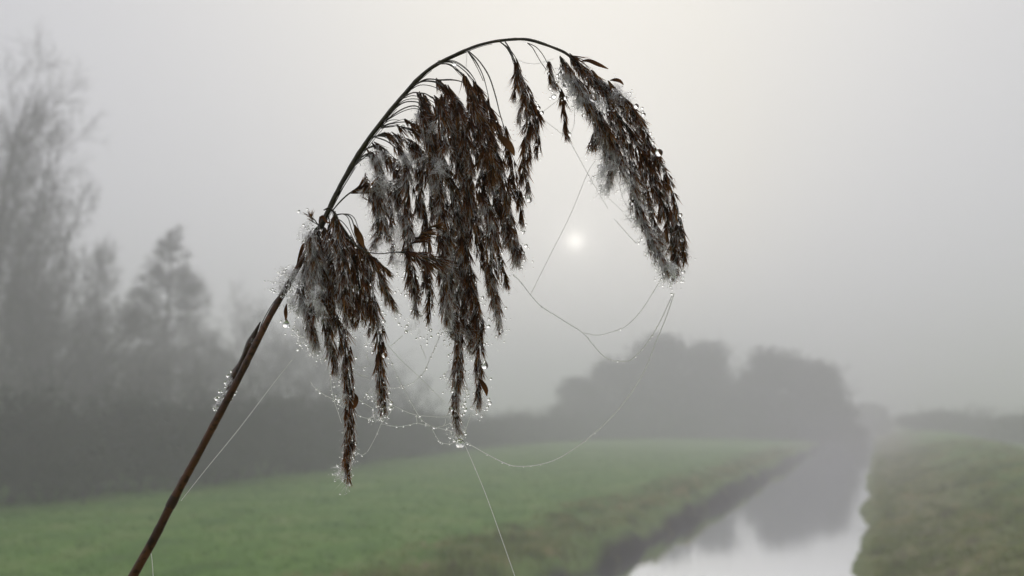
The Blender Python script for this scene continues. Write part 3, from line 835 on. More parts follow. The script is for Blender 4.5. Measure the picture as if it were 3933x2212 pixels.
tassel(J_(G([(760, 265), (900, 185), (1000, 182), (1100, 205), (1250, 320), (1350, 500), (1430, 700), (1500, 900), (1550, 1100), (1590, 1300)]), D([(1870, 100), (1905, 300), (1935, 500), (1985, 650), (2045, 800), (2095, 950), (2125, 1100), (2145, 1250), (2160, 1390)])), 18, -0.006, .15, .4, 1.1)
tassel(J_(G([(850, 172), (1000, 55), (1150, 42), (1280, 92), (1400, 200), (1500, 350), (1600, 550), (1680, 750), (1730, 950), (1780, 1150)]), D([(2010, 60), (2070, 300), (2110, 450), (2140, 650), (2180, 800), (2215, 900), (2240, 960)])), 19, 0.008, .2, .35, 1.1)
tassel(J_(G([(920, 102), (1080, 14), (1250, 20), (1400, 18), (1540, 52), (1610, 130), (1690, 270), (1750, 450), (1850, 650), (1930, 850), (1990, 1050), (2030, 1250)]), D([(2200, 80), (2220, 250), (2250, 400), (2270, 550), (2285, 680), (2275, 770)])), 18, -0.004, .3, .5, 1.1)
tassel(A([(1600, 330), (1720, 327), (1830, 400), (1910, 490), (1960, 580), (2030, 700), (2090, 820), (2150, 950), (2195, 1060)]), 13, 0.004, .45, .2, 1.2)
tassel(A([(1590, 340), (1690, 345), (1790, 420), (1850, 490), (1890, 600), (1920, 720), (1950, 850)]), 13, -0.008, .5, .3, 1.2)
tassel(A([(1860, 225), (1940, 330), (2000, 450), (2040, 600), (2070, 750), (2120, 860), (2180, 940)]), 8, 0.010, .68, .2, 1.0)
tassel(J_(A([(1870, 225), (1960, 310), (2050, 450), (2110, 630), (2150, 790), (2200, 950)]), G([(2090, 800), (2130, 950), (2150, 1150), (2140, 1400)]), D([(2330, 150), (2340, 300), (2345, 420)])), 14, 0.012, .5, .3, 1.1)
# fillers deeper in the mass
for pts, hw_, of, si in ((J_(G([(980, 200), (1080, 300), (1130, 500), (1150, 800), (1180, 1100), (1200, 1400)]), D([(1570, 200), (1560, 330)])), 26, .018, .4),
                         (G([(1250, 60), (1350, 180), (1450, 400), (1500, 700), (1530, 1000), (1560, 1300)]), 24, .02, .5),
                         (J_(G([(1550, 80), (1680, 200), (1760, 400), (1830, 600), (1890, 800), (1940, 1000), (1990, 1250)]), D([(2140, 60), (2180, 250), (2200, 450), (2190, 600)])), 22, .018, .25),
                         (J_(G([(1350, 700), (1430, 900), (1500, 1200)]), D([(1790, 40), (1825, 200), (1845, 400), (1830, 600), (1805, 760), (1800, 900), (1790, 1050)])), 22, .014, .6),
                         (D([(1960, 100), (2040, 260), (2075, 400), (2065, 550), (2070, 700), (2090, 900), (2120, 1100), (2155, 1280)]), 18, -.012, .8),
                         (D([(1440, 150), (1470, 250), (1490, 400), (1490, 600), (1480, 780), (1510, 950), (1525, 1100), (1500, 1280)]), 15, .002, .4),
                         (D([(1840, 700), (1855, 850), (1845, 1000), (1830, 1180), (1870, 1360)]), 16, .012, .6),
                         (D([(1620, 480), (1640, 700), (1650, 900), (1660, 1080), (1690, 1300)]), 18, -.016, 1.0),
                         (J_(D([(1690, 560), (1740, 760), (1740, 950), (1740, 1150), (1770, 1350)]), E([(1600, 150), (1590, 280)])), 17, .01, .4),
                         (J_(D([(1880, 780), (1910, 1000), (1900, 1200), (1890, 1380)]), E([(1680, 200), (1660, 330)])), 14, .014, .9),
                         (G([(640, 1000), (760, 1150), (800, 1300), (830, 1430)]), 22, .012, .9),
                         (D([(1240, 60), (1240, 180), (1260, 300), (1290, 420)]), 16, .006, 1.0),
                         (G([(930, 830), (1000, 1000), (1010, 1200), (1000, 1430)]), 24, .012, .6),
                         (D([(1430, 100), (1420, 200), (1440, 330)]), 14, -.004, .5),
                         (G([(1250, 330), (1270, 550), (1300, 800), (1330, 950)]), 24, -.016, .5),
                         (G([(1480, 450), (1560, 700), (1620, 950), (1660, 1200)]), 22, -.014, .5),
                         (G([(1750, 650), (1830, 850), (1880, 1100), (1900, 1350)]), 20, -.014, .4),
                         (G([(1020, 300), (1100, 600), (1180, 900), (1240, 1200), (1290, 1449)]), 30, .024, .35),
                         (G([(1300, 250), (1420, 550), (1520, 850), (1600, 1150), (1660, 1449)]), 30, .026, .35),
                         (G([(1600, 300), (1720, 600), (1820, 900), (1880, 1200), (1930, 1449)]), 28, .026, .3),
                         (D([(1620, 60), (1680, 260), (1740, 450), (1780, 640), (1770, 820)]), 28, .022, .5),
                         (D([(1850, 60), (1920, 260), (1980, 430), (2020, 600)]), 26, .024, .4),
                         (D([(2120, 60), (2150, 250), (2200, 420), (2220, 560)]), 22, .022, .3),
                         (H([(620, 350), (700, 600), (760, 900), (760, 1150)]), 30, .018, .4),
                         (H([(520, 420), (520, 700), (540, 950), (520, 1200)]), 28, .016, .7),
                         (D([(2230, 420), (2290, 560), (2310, 660), (2290, 760)]), 15, -.006, .8)):
    tassel(pts, hw_, of, .06, si, 1.15)
# the three separate branches right of the mass
tassel(J_(B([(40, 155), (130, 230), (190, 320), (240, 430), (270, 560), (300, 680), (345, 850), (370, 1000), (350, 1200), (330, 1420)]), D([(2370, -60), (2395, 60), (2395, 140)])), 15, 0.0, .22, .55, 1.1, prof=([0, .1, .3, .6, .9, 1], [.3, .9, .9, 1.2, .8, .3]))
tassel(B([(110, 165), (160, 240), (190, 310), (240, 450), (300, 600), (380, 750), (430, 900), (450, 1050), (455, 1250), (430, 1430)]), 11, 0.006, .34, .4)
tassel(B([(300, 700), (300, 820), (268, 950), (262, 1060)]), 7, -.006, .2, .8)
tassel(B([(245, 460), (225, 620), (205, 800)]), 5, -.002, .3, .5)
tassel(B([(390, 740), (430, 860), (490, 970), (525, 1030)]), 4, .002, .2, .2)
tassel(B([(350, 180), (440, 222), (510, 300), (560, 390), (590, 460), (620, 540), (660, 640), (705, 720), (730, 820), (740, 920), (752, 1030), (770, 1150), (797, 1240)]), 7, 0.004, .34, .12, 1.0, r_px=1.8, lenpx=(45, 80), spread=.22)
tassel(B([(585, 440), (600, 560), (625, 650)]), 7, 0.0, .1, .6, 1.0, lenpx=(40, 70))
# terminal plume
tassel(J_(J([(100, 172), (200, 262), (300, 370), (430, 520), (560, 720), (680, 900), (800, 1100), (900, 1300)]), K([(860, 350), (950, 600), (1005, 850), (1025, 1050), (1012, 1250)])), 31, 0.0, .03, .5, 1.25, spread=.42, prof=([0, .12, .35, .6, .85, 1], [.25, .7, 1.0, .9, .65, .25]))
tassel(J_(J([(0, 170), (60, 250), (170, 430), (300, 600), (400, 800), (470, 1000), (520, 1200)]), K([(400, 100), (375, 240), (360, 340)])), 20, -.008, .1, 1.2, 1.1, spread=.4)
tassel(J([(200, 262), (330, 370), (450, 480), (570, 590), (690, 720), (790, 870), (850, 1020)]), 20, .008, .06, .9, 1.1, spread=.5)
tassel(J_(J([(500, 430), (620, 570), (720, 700), (830, 860), (900, 1010), (960, 1160), (1040, 1320)]), K([(970, 260), (1040, 450), (1075, 620), (1095, 800), (1125, 980), (1140, 1120)])), 13, -.004, .05, .5, 1.1, spread=.5)
tassel(J_(J([(400, 700), (450, 900), (600, 1150), (670, 1330)]), K([(600, 250), (630, 400), (690, 600), (770, 780), (860, 950), (940, 1120), (985, 1230)])), 16, -.010, .08, 1.3, 1.0, spread=.4)
tassel(J_(J([(480, 650), (560, 900), (680, 1150), (760, 1350)]), K([(720, 350), (800, 600), (880, 800), (960, 1000)])), 20, .012, .05, .8, 1.1, spread=.4)
tassel(J([(330, 600), (360, 780), (350, 920), (325, 1060), (310, 1150)]), 8, -.006, .3, .3)
tassel(J([(380, 760), (395, 950), (375, 1130)]), 8, .004, .3, .3)
tassel(J([(230, 470), (260, 600), (310, 740), (325, 800)]), 10, -.01, .2, .6)
tassel(J([(420, 850), (520, 1000), (590, 1120), (610, 1180)]), 12, -.014, .2, .4)
tassel(J([(0, 180), (50, 300), (120, 420), (190, 560), (190, 650)]), 9, -.006, .15, 1.2)

# ---- place the spikelets: the 300 that show largest are objects, the rest one part
for k in ('pos', 'dir', 'len'): spk[k] = np.array(spk[k])
NS = len(spk['len'])
depth = spk['pos'][:, 1] - CAM[1]
front = np.argsort(-(spk['len'] / PX) + (depth - REED) * 1800)
single = set(int(i) for i in front[:300])
roll = rng.uniform(0, 2 * np.pi, NS)
def frame(d, a):
    z = unit(d); x = unit(np.cross(z, np.array([0.3, 1, 0.2]))); y = np.cross(z, x)
    c, s_ = math.cos(a), math.sin(a)
    return np.stack([x * c + y * s_, -x * s_ + y * c, z], 1)
VV, QQ, TT, AL, TN, nv = [], [], [], [], [], 0
hair_root, hair_dir, hair_len = [], [], []
tips = []
for i in range(NS):
    Rm = frame(spk['dir'][i], roll[i]); L = spk['len'][i]
    v, q, t, al = SPK[spk['var'][i]]
    wv = v @ (Rm * L).T + spk['pos'][i]
    tips.append(wv[9::10])
    if i in single:
        o = bpy.data.objects.new('spikelet', SPK_ME[spk['var'][i]]); COL.link(o)
        o.parent = branch_objs[spk['br'][i]]
        M = Matrix(np.vstack([np.hstack([Rm * L, (spk['pos'][i] - reed_base)[:, None]]), [[0, 0, 0, 1]]]).tolist())
        o.matrix_local = M
    else:
        VV.append(wv); QQ.append(q + nv); TT.append(t + nv); AL.append(al); TN.append(np.full(len(v), TONE[spk['var'][i]])); nv += len(v)
    # silk hairs leave the lower part of the husks
    nh = rng.poisson(8.5 * spk['silk'][i] ** 1.7)
    if nh:
        u = rng.uniform(0.15, 0.7, nh)[:, None]
        hair_root.append(spk['pos'][i] + spk['dir'][i] * L * u + rng.normal(0, 2.5 * PX, (nh, 3)))
        clump = unit(spk['dir'][i] + rng.normal(0, 0.18, 3))
        hair_dir.append(unit(clump + rng.normal(0, 0.30, (nh, 3)))); hair_len.append(rng.uniform(28, 66, nh) * PX)
part('spikelets', np.vstack(VV), np.vstack(QQ), np.vstack(TT), HUSK, smooth=False, attrs={'along': np.concatenate(AL), 'tone': np.concatenate(TN)}, kind='stuff')

# ---- tufts of wet silk
n_spk_hair = sum(len(h) for h in hair_root)
def tuft(cv, pts, n, ln=(24, 50)):
    for (u, v, r_, off) in pts:
        c = cv([(u, v)])[0]; c3 = reed_pt(c[0], c[1], off)
        rr = r_ * PX
        m = max(5, n // 14); k = max(20, int(n * .42))
        cc = c3 + rng.normal(0, 1, (m, 3)) * rr * np.array([.52, .42, .62])      # wet locks of hair
        cd_ = unit(rng.normal(0, 1, (m, 3)) * np.array([1, 1, .8]) + np.array([-.15, 0, -1.3]))
        w_ = rng.integers(0, m, k)
        P = cc[w_] + rng.normal(0, 1, (k, 3)) * rr * .16
        hair_root.append(P); hair_dir.append(unit(cd_[w_] + rng.normal(0, .24, (k, 3)))); hair_len.append(rng.uniform(*ln, k) * PX)
tuft(H, [(120, 760, 34, -.008), (200, 700, 26, -.006), (270, 730, 28, -.008), (90, 850, 18, -.006), (420, 230, 26, -.014), (400, 290, 22, -.014), (260, 950, 28, -.004),
         (220, 1040, 22, -.006), (320, 1080, 24, -.008), (470, 930, 22, -.03), (480, 1050, 20, -.03), (300, 1310, 20, -.006), (330, 1390, 20, -.006)], 210)
tuft(D, [(1250, 470, 30, .004), (1270, 600, 34, .002), (1230, 680, 24, .002), (1370, 470, 22, .004), (1290, 400, 26, 0)], 240, (30, 60))
tuft(G, [(420, 960, 26, -.012), (520, 930, 22, -.012), (820, 950, 24, -.012), (880, 1010, 22, -.012), (1230, 1030, 30, -.02), (1240, 1100, 24, -.02), (560, 1230, 26, -.016), (570, 1330, 24, -.016), (1000, 420, 16, -.008), (1210, 560, 18, -.018)], 150)
tuft(J, [(60, 300, 14, -.006), (80, 380, 20, -.006), (140, 480, 20, -.008), (220, 600, 18, -.01), (560, 520, 24, -.006), (620, 570, 24, -.006), (700, 640, 20, -.004), (430, 640, 16, -.018), (480, 1200, 26, -.012), (460, 1320, 26, -.012)], 230)
tuft(K, [(320, 100, 28, -.012), (300, 220, 24, -.012), (330, 310, 20, -.01), (560, 200, 28, -.008), (590, 330, 26, -.008), (640, 480, 24, -.01), (660, 620, 24, -.012), (760, 760, 26, -.01), (820, 880, 22, -.01), (900, 1020, 22, -.012), (940, 1120, 20, -.01), (1000, 1100, 18, -.018)], 190)
tuft(E, [(650, 640, 14, -.006), (640, 1240, 14, -.004), (660, 1300, 12, -.004), (895, 600, 14, .002), (900, 780, 14, .002), (1510, 450, 20, -.012), (1520, 520, 16, -.014), (1650, 600, 18, .002), (1690, 690, 16, 0), (1230, 100, 24, -.004), (1770, 690, 16, 0), (1560, 950, 10, -.012)], 75)
tuft(F, [(586, 955, 10, -.006), (574, 985, 10, -.006), (560, 1008, 8, -.006), (548, 1015, 7, -.006)], 240, (14, 34))
Rt, Dr, Ln = np.vstack(hair_root), np.vstack(hair_dir), np.concatenate(hair_len)
NH = len(Ln)
side = unit(np.cross(Dr, np.array([0.0, 1.0, 0.0]) + rng.normal(0, .3, (NH, 3))))
curl = rng.normal(0, 0.22, (NH, 3)) + np.array([0, 0, -.12])
mid = Rt + Dr * Ln[:, None] * .5 + curl * Ln[:, None] * .12
tip = Rt + Dr * Ln[:, None] * .9 + curl * Ln[:, None] * .5
wd = (rng.uniform(0.22, 0.55, NH) * PX)[:, None]
V = np.stack([Rt - side * wd, Rt + side * wd, mid + side * wd, mid - side * wd, tip], 1).reshape(-1, 3)
o5 = np.arange(NH)[:, None] * 5
part('silk_hairs', V, o5 + np.array([[0, 1, 2, 3]]), o5 + np.array([[3, 2, 4]]), SILK, smooth=False, kind='stuff', label='grey silky hairs clogged with dew')

# ------------------------------------------------------------------ water drops
def icosphere(sub):
    bm_ = __import__('bmesh').new(); __import__('bmesh').ops.create_icosphere(bm_, subdivisions=sub, radius=1.0)
    v = np.array([p.co[:] for p in bm_.verts]); f = np.array([[q.index for q in fc.verts] for fc in bm_.faces]); bm_.free()
    return v, f
I1, I2, I3 = icosphere(1), icosphere(2), icosphere(3)
def many_drops(P, R, ico):
    v, f = ico
    st_ = np.ones((len(P), 1, 3)); st_[:, 0, 2] = 1.0 + rng.uniform(0, .12, len(P))
    V = (P[:, None] + v[None] * R[:, None, None] * st_).reshape(-1, 3)
    T = (f[None] + (np.arange(len(P)) * len(v))[:, None, None]).reshape(-1, 3)
    return V, T
# countless dew: on hair ends and husk tips
tips_all = np.vstack(tips)
wgt = np.ones(NH); wgt[n_spk_hair:] = 2.2
ch = rng.choice(NH, min(NH, 14500), replace=False, p=wgt / wgt.sum())
ct = rng.choice(len(tips_all), 2600, replace=False)
P = np.vstack([tip[ch], tips_all[ct]])
Rr = np.clip(rng.lognormal(math.log(2.0), 0.5, len(P)), 0.9, 5.4) * PX
big = Rr > 3.0 * PX
Va, Ta = many_drops(P[~big], Rr[~big], I1); Vb, Tb = many_drops(P[big], Rr[big], I2)
me = np_mesh('dew', np.vstack([Va, Vb]), np.vstack([Ta, Tb + len(Va)]), smooth=True)
link('dew', me, DROP, kind='stuff', label='fine dew beads all over the silky hairs and husks', cat='dew')

# drops one can pick out, hung on the nearest husk or hair
anchor = np.vstack([tip, tips_all, spk['pos'], full[dist0:]])
rel = anchor - CAM
fw = np.array([0, math.cos(PITCH), math.sin(PITCH)]); up = np.array([0, -math.sin(PITCH), math.cos(PITCH)])
dz = rel @ fw
apx = np.stack([CX + FPX * rel[:, 0] / dz, CY - FPX * (rel @ up) / dz], 1)
def teardrop_mesh():
    v, f = I3; v = v.copy()
    z = v[:, 2]; k = np.where(z > 0, 1 - 0.75 * z ** 1.6, 1.0)
    v[:, 0] *= k; v[:, 1] *= k; v[:, 2] = np.where(z > 0, z * 1.9, z)
    return np_mesh('hanging_drop', v, f, smooth=True)
ROUND = np_mesh('water_drop', I3[0] * np.array([1, 1, 1.04]), I3[1], smooth=True); ROUND.materials.append(DROP)
TEAR = teardrop_mesh(); TEAR.materials.append(DROP)
stalks = []
def drop(cv, u, v, r_, k, label, group=None, tear=False):
    c = cv([(u, v)])[0]; rp = r_ / k
    d2 = np.hypot(apx[:, 0] - c[0], apx[:, 1] - c[1])
    near = np.where(d2 < max(rp * 1.3, 7))[0]
    if len(near): off = dz[near].min() - REED - rp * PX * 0.6
    else:
        j = int(np.argmin(d2)); off = dz[j] - REED
        if d2[j] < 60: stalks.append((anchor[j], reed_pt(c[0], c[1], off)))
    o = link('water_drop', TEAR if tear else ROUND, label=label, cat='water drop', group=group)
    o.location = reed_pt(c[0], c[1], off); o.scale = (rp * PX,) * 3
def drops(cv, k, L, label, group):
    for (u, v, r_) in L: drop(cv, u, v, r_, k, label, group)
drop(E, 1588, 1042, 36, 2.07, 'biggest round drop, hanging from the longest central tassel tip')
drop(E, 988, 340, 23, 2.07, 'big drop halfway down the second longest left tassel')
drop(E, 978, 790, 27, 2.07, 'long drop at the tip of the second longest left tassel', tear=True)
drop(E, 1785, 425, 27, 2.07, 'long drop hanging beside the curled husk right of the biggest drop', tear=True)
drop(E, 1915, 150, 12, 2.07, 'small amber-lit drop on the short tassel above the thread loop', tear=True)
drop(E, 203, 95, 27, 2.07, 'bright drop hanging from the single leaf scrap beside the stem', tear=True)
drop(E, 163, 72, 10, 2.07, 'small drop left of the bright one on the leaf scrap')
drop(J, 345, 590, 44, 2.6345, 'large dark drop with pale glint in the upper drooping plume')
drop(J, 1005, 1150, 38, 2.6345, 'large golden drop on the outer edge of the drooping plume')
drop(B, 805, 1165, 20, 2.787, 'stretched drop near the tip of the thin lone branch', tear=True)
drop(D, 2412, 160, 26, 2.337, 'long drop at the tip of the branch between mass and plume', tear=True)
drop(D, 1078, 465, 20, 2.337, 'drop hanging at the left edge of the central mass', tear=True)
drop(A, 1740, 348, 22, 2.337, 'drop clinging to the arched twig under the top of the stem')
drop(A, 1605, 320, 15, 2.337, 'drop sitting on top of the stem bend')
drop(A, 1280, 905, 19, 2.337, 'drop on the lower arched twig left of the central mass')
drop(H, 285, 37, 18, 2.898, 'lone drop out on a hair left of the stem top cluster')
drop(H, 378, 12, 12, 2.898, 'drop on the upright husk at the stem top cluster')
drop(H, 915, 905, 32, 2.898, 'clear drop holding a golden husk in the left cluster', tear=True)
drop(K, 1010, 1240, 32, 2.634, 'brown-lit drop at the very tip of the drooping plume')
drops(B, 2.787, [(717, 490, 24), (670, 535, 20), (675, 566, 16), (710, 556, 16), (757, 625, 30), (705, 450, 14), (762, 772, 24), (787, 695, 14), (827, 600, 12), (847, 805, 11), (800, 640, 12), (740, 590, 12), (860, 720, 12)],
      'round drop in the cluster on the upper inner side of the plume', 'drops on the upper inner side of the plume')
drops(B, 2.787, [(594, 672, 20), (615, 712, 13), (634, 757, 28), (592, 776, 17)], 'round drop under the tuft of the thin lone branch', 'drops under the thin branch tuft')
drops(B, 2.787, [(505, 928, 22), (472, 877, 21), (437, 812, 12), (462, 850, 13), (197, 725, 14), (207, 800, 17), (350, 598, 9), (215, 1065, 12), (240, 1160, 10), (200, 1120, 8), (195, 1165, 7), (220, 1230, 7), (455, 1385, 9), (458, 1420, 11), (445, 1270, 14)],
      'drop along the separate tassel between mass and plume', 'drops on the separate tassel')
drops(B, 2.787, [(330, 182, 10), (292, 175, 8)], 'small drop under the highest bend of the stem', 'drops under the highest bend')
drops(B, 2.787, [(1515, 860, 28), (1578, 882, 17), (1592, 950, 24), (1282, 522, 12), (1310, 552, 8), (1468, 690, 11), (1668, 1150, 17), (1695, 1250, 20), (1480, 720, 9), (1560, 920, 12), (1340, 590, 9), (1620, 1010, 9), (1700, 1205, 11)],
      'drop on the upper outer edge of the plume', 'drops on the upper outer edge of the plume')
drops(B, 2.787, [(1008, 1345, 20), (1008, 1300, 14), (950, 955, 20), (1130, 1310, 13), (1130, 1360, 14)], 'drop on the hanging inner tips of the plume', 'drops on the inner tips of the plume')
drops(C, 2.4156, [(1725, 545, 18), (1757, 580, 10), (1727, 685, 17), (1737, 730, 20), (1740, 778, 18), (1715, 620, 24), (1750, 1075, 19), (1750, 1165, 12), (1560, 95, 16), (1575, 155, 14), (1770, 880, 10)],
      'drop on the lower outer edge of the plume', 'drops on the lower outer edge of the plume')
drops(C, 2.4156, [(1265, 440, 18), (1285, 665, 12), (1297, 637, 12), (1320, 650, 9), (1330, 690, 9), (1437, 880, 14), (1463, 895, 13), (1498, 967, 18), (1503, 1017, 13), (1565, 1090, 14), (1570, 1173, 10), (1525, 1020, 9), (1262, 475, 8)],
      'drop on the lower inner edge of the plume', 'drops on the lower inner edge of the plume')
drops(C, 2.4156, [(1160, 155, 12), (1110, 265, 12), (1130, 290, 9), (1175, 268, 9), (975, 285, 11), (965, 95, 13), (985, 320, 8), (995, 345, 8), (1045, 345, 16), (970, 170, 8), (965, 245, 8)],
      'drop on the short fluffy inner lobe of the plume', 'drops on the inner lobe of the plume')
drops(D, 2.337, [(2383, 570, 18), (2360, 450, 16), (2360, 630, 14), (2370, 700, 14), (2385, 380, 13), (2380, 345, 6), (2375, 320, 6), (2360, 670, 9), (2270, 845, 7), (2275, 500, 14)], 'drop on the right edge of the central mass', 'drops on the right edge of the central mass')
drops(D, 2.337, [(2047, 1292, 18), (2080, 1245, 9), (1995, 1035, 14), (1930, 660, 9), (1970, 660, 10), (2060, 730, 9)], 'drop between the hanging tassels at the right of the mass', 'drops among the right tassels')
drops(D, 2.337, [(1108, 1248, 17), (1250, 1185, 11), (800, 570, 9), (640, 580, 10), (1165, 560, 7), (1225, 845, 7)], 'drop at the right edge of the left cluster', 'drops right of the left cluster')
drops(D, 2.337, [(1305, 1012, 14), (1310, 1343, 15), (1315, 1290, 14), (1453, 967, 13), (1455, 882, 10), (1533, 1388, 13), (1530, 1325, 12), (1555, 1160, 10), (1553, 1195, 8), (1330, 910, 7), (1410, 855, 14), (1430, 1010, 16), (1440, 1050, 13), (1430, 1175, 9), (1300, 880, 7), (1400, 1408, 9), (1495, 1420, 9), (1650, 1420, 8), (1615, 1330, 8)],
      'drop on the short tassels in the middle gap of the reed head', 'drops on the short middle tassels')
drops(D, 2.337, [(138, 895, 9), (182, 870, 7), (200, 830, 7), (230, 770, 8), (255, 750, 8), (340, 745, 9), (160, 850, 6), (357, 1372, 7), (365, 1180, 7), (440, 420, 8), (405, 410, 9), (620, 510, 9), (650, 500, 8)], 'drop on the fluffy left side of the left cluster', 'drops on the fluffy left side')
drops(E, 2.07, [(1040, 722, 17), (1036, 762, 16), (985, 555, 8), (890, 700, 8), (885, 665, 8), (995, 285, 9), (1020, 362, 8), (965, 370, 9), (895, 770, 9), (905, 800, 8), (940, 820, 7)], 'drop on the second longest left tassel', 'drops on the second longest left tassel')
drops(E, 2.07, [(1515, 770, 18), (1630, 772, 16), (1625, 718, 14), (1525, 628, 12), (1525, 685, 13), (1540, 1018, 13), (1493, 342, 11), (1600, 815, 12), (1612, 745, 14), (1600, 870, 8), (1520, 815, 8), (1625, 680, 8), (1555, 985, 10), (1600, 985, 12), (1540, 890, 8), (1585, 660, 8), (1575, 990, 14)], 'drop on the lower half of the longest central tassel', 'drops on the longest central tassel')
drops(E, 2.07, [(1825, 722, 16), (1815, 690, 13), (1805, 752, 12), (1685, 760, 12), (1625, 468, 11), (1660, 492, 8), (1655, 465, 6), (1800, 240, 9), (1812, 258, 7), (1840, 250, 6), (1730, 760, 8), (1745, 720, 10), (1700, 735, 8), (1775, 508, 8), (1640, 660, 8), (1655, 680, 7)], 'drop on the curled tassel right of the longest one', 'drops on the curled tassel')
drops(E, 2.07, [(745, 1165, 8), (655, 1305, 9), (630, 1275, 9), (612, 1282, 8), (635, 1250, 7), (645, 1330, 7), (655, 1110, 8), (600, 660, 9), (600, 685, 9), (580, 703, 7), (668, 660, 8), (760, 690, 11), (690, 1000, 7), (740, 1110, 8), (640, 1200, 7), (650, 1155, 7), (720, 1155, 7), (760, 1130, 6)], 'drop on the longest left tassel', 'drops on the longest left tassel')
drops(E, 2.07, [(1358, 195, 12), (1355, 140, 13), (1240, 210, 9), (1325, 252, 9), (1275, 268, 7), (1160, 155, 14), (1165, 108, 13), (1328, 218, 7), (1300, 200, 7), (1250, 205, 6), (1465, 225, 8), (1485, 270, 7)], 'drop under the frayed ends of the middle tassels', 'drops under the middle tassels')
drops(F, 0.655, [(545, 1003, 5), (552, 985, 4), (566, 962, 4), (573, 945, 4), (583, 934, 4), (636, 855, 4), (540, 1030, 4), (560, 1000, 4), (632, 862, 3)], 'drop on the leaf sheath of the stem', 'drops on the leaf sheath')
if stalks:
    parts_ = [path_tube(np.array([a, (a + b) / 2 + np.array([0, 0, -.0004]), b]), np.array([.5, .5, .5]) * PX, 3) for a, b in stalks]
    V, Q = merge(parts_); part('drop_hairs', V, Q, mat=SILK, kind='stuff')

# ------------------------------------------------------------------ spider threads
def thread(name, pts, off, wpx, beads, parent=None, label=None, cat=None, bead_r=(1.6, 4.0), sag_beads=None):
    off = np.full(len(pts), off) if np.ndim(off) == 0 else np.interp(np.linspace(0, 1, len(pts)), np.linspace(0, 1, len(off)), off)
    S3 = spline(reed_pt(pts[:, 0], pts[:, 1], off), 0.0015)
    V, Q = path_tube(S3, np.full(len(S3), wpx * .8 * PX), 4)
    o = link(name, np_mesh(name, V, quads=Q, smooth=True), WEB, parent, label, cat)
    nb = int(len(S3) * 0.0015 / PX / 100 * beads)
    if nb:
        if sag_beads is None: f = (np.arange(nb) + rng.uniform(0.1, .9, nb)) / nb
        else:
            f = np.clip(rng.normal(sag_beads[0], sag_beads[1], nb), 0.01, .99)
            f = f[rng.uniform(0, 1, nb) < .75]; f = np.sort(f); f = f[np.concatenate([[True], np.diff(f) > 0.007])]; nb = len(f)
        i = (f * (len(S3) - 1)).astype(int)
        r_ = np.clip(rng.lognormal(math.log(bead_r[0] * 1.25), .45, nb), 1.1, bead_r[1] * 1.4) * PX
        V, T = many_drops(S3[i] + np.stack([0 * r_, 0 * r_, -.4 * r_], 1), r_, I2)
        link('dew_beads', np_mesh('dew_beads', V, T, smooth=True), DROP, o, kind='stuff')
    return o
thread('spider_thread', F([(1696, 738), (1675, 800), (1650, 860), (1625, 925), (1590, 985), (1540, 1047), (1500, 1085), (1450, 1125), (1400, 1155), (1350, 1170), (1300, 1173), (1270, 1165), (1220, 1140), (1172, 1112)]), (-.004, -.012), 2.3, 7,
       label='longest thread loop from plume tip to the biggest drop', cat='thread', sag_beads=(.72, .25))
thread('spider_thread', F([(1690, 745), (1660, 810), (1630, 860), (1605, 890), (1580, 908), (1540, 906), (1515, 893), (1490, 865), (1465, 837), (1400, 795), (1355, 765), (1310, 710), (1290, 690)]), (-.004, 0), 1.9, 10,
       label='middle thread loop strung with dew, under the sun', cat='thread', sag_beads=(.4, .3))
thread('spider_thread', F([(1670, 690), (1640, 740), (1610, 785), (1575, 820), (1545, 833), (1505, 843), (1465, 837)]), (-.004, -.003), 1.5, 7.0, label='highest and shortest thread loop below the sun, right side', cat='thread', sag_beads=(.75, .2))
thread('spider_thread', F([(1500, 400), (1478, 436), (1435, 540), (1390, 630), (1335, 740)]), (0, .01), 1.2, .4, label='straight thread slanting down past the left of the sun', cat='thread')
thread('spider_thread', J_(B([(520, 1000), (740, 1170)]), F([(1430, 350), (1478, 436), (1500, 475), (1530, 525)])), (.002, 0), 1.1, 2.0, label='thread from the separate tassel crossing above the sun', cat='thread', bead_r=(1.8, 4))
thread('spider_thread', F([(1545, 550), (1565, 573), (1592, 603), (1603, 612), (1615, 603)]), -.004, 1.2, 2.0, label='short broken thread right of the sun beside the plume', cat='thread')
thread('spider_thread', F([(455, 1260), (520, 1178), (600, 1080), (680, 975), (735, 905)]), (-.012, .03), 1.6, .3, label='straight thread from lower stem up behind the left tassels', cat='thread')
thread('spider_thread', F([(1170, 1120), (1200, 1190), (1225, 1252), (1262, 1355), (1297, 1455)]), (-.012, -.03), 1.7, .3, label='straight thread running from the biggest drop to the bottom edge', cat='thread')
thread('spider_thread', F([(379, 1385), (383, 1415), (386, 1460)]), -.014, 1.7, .0, label='short thread hanging from the stem near the bottom edge', cat='thread')
thread('spider_thread', B([(215, 350), (300, 385), (390, 405), (470, 400), (550, 375), (635, 350)]), (0, -.004), 1.1, 7, label='short beaded thread slung under the top of the stem', cat='thread')
thread('spider_thread', B([(520, 915), (610, 845), (720, 760)]), .001, 1.1, .6, label='short thread from the separate tassel to the thin branch', cat='thread')
thread('spider_thread', B([(845, 800), (855, 930), (850, 1050), (822, 1135)]), -.002, .9, 9, label='beaded thread curving to the tip of the thin branch', cat='thread', bead_r=(1.8, 3.4))
thread('spider_thread', B([(900, 850), (950, 955), (990, 1020), (1030, 1085)]), -.004, .9, 5, label='beaded thread on the inner edge of the upper plume', cat='thread')
thread('spider_thread', C([(1060, 390), (1180, 505), (1270, 620)]), -.004, 1.0, .5, label='fine thread under the fluffy inner lobe of the plume', cat='thread')
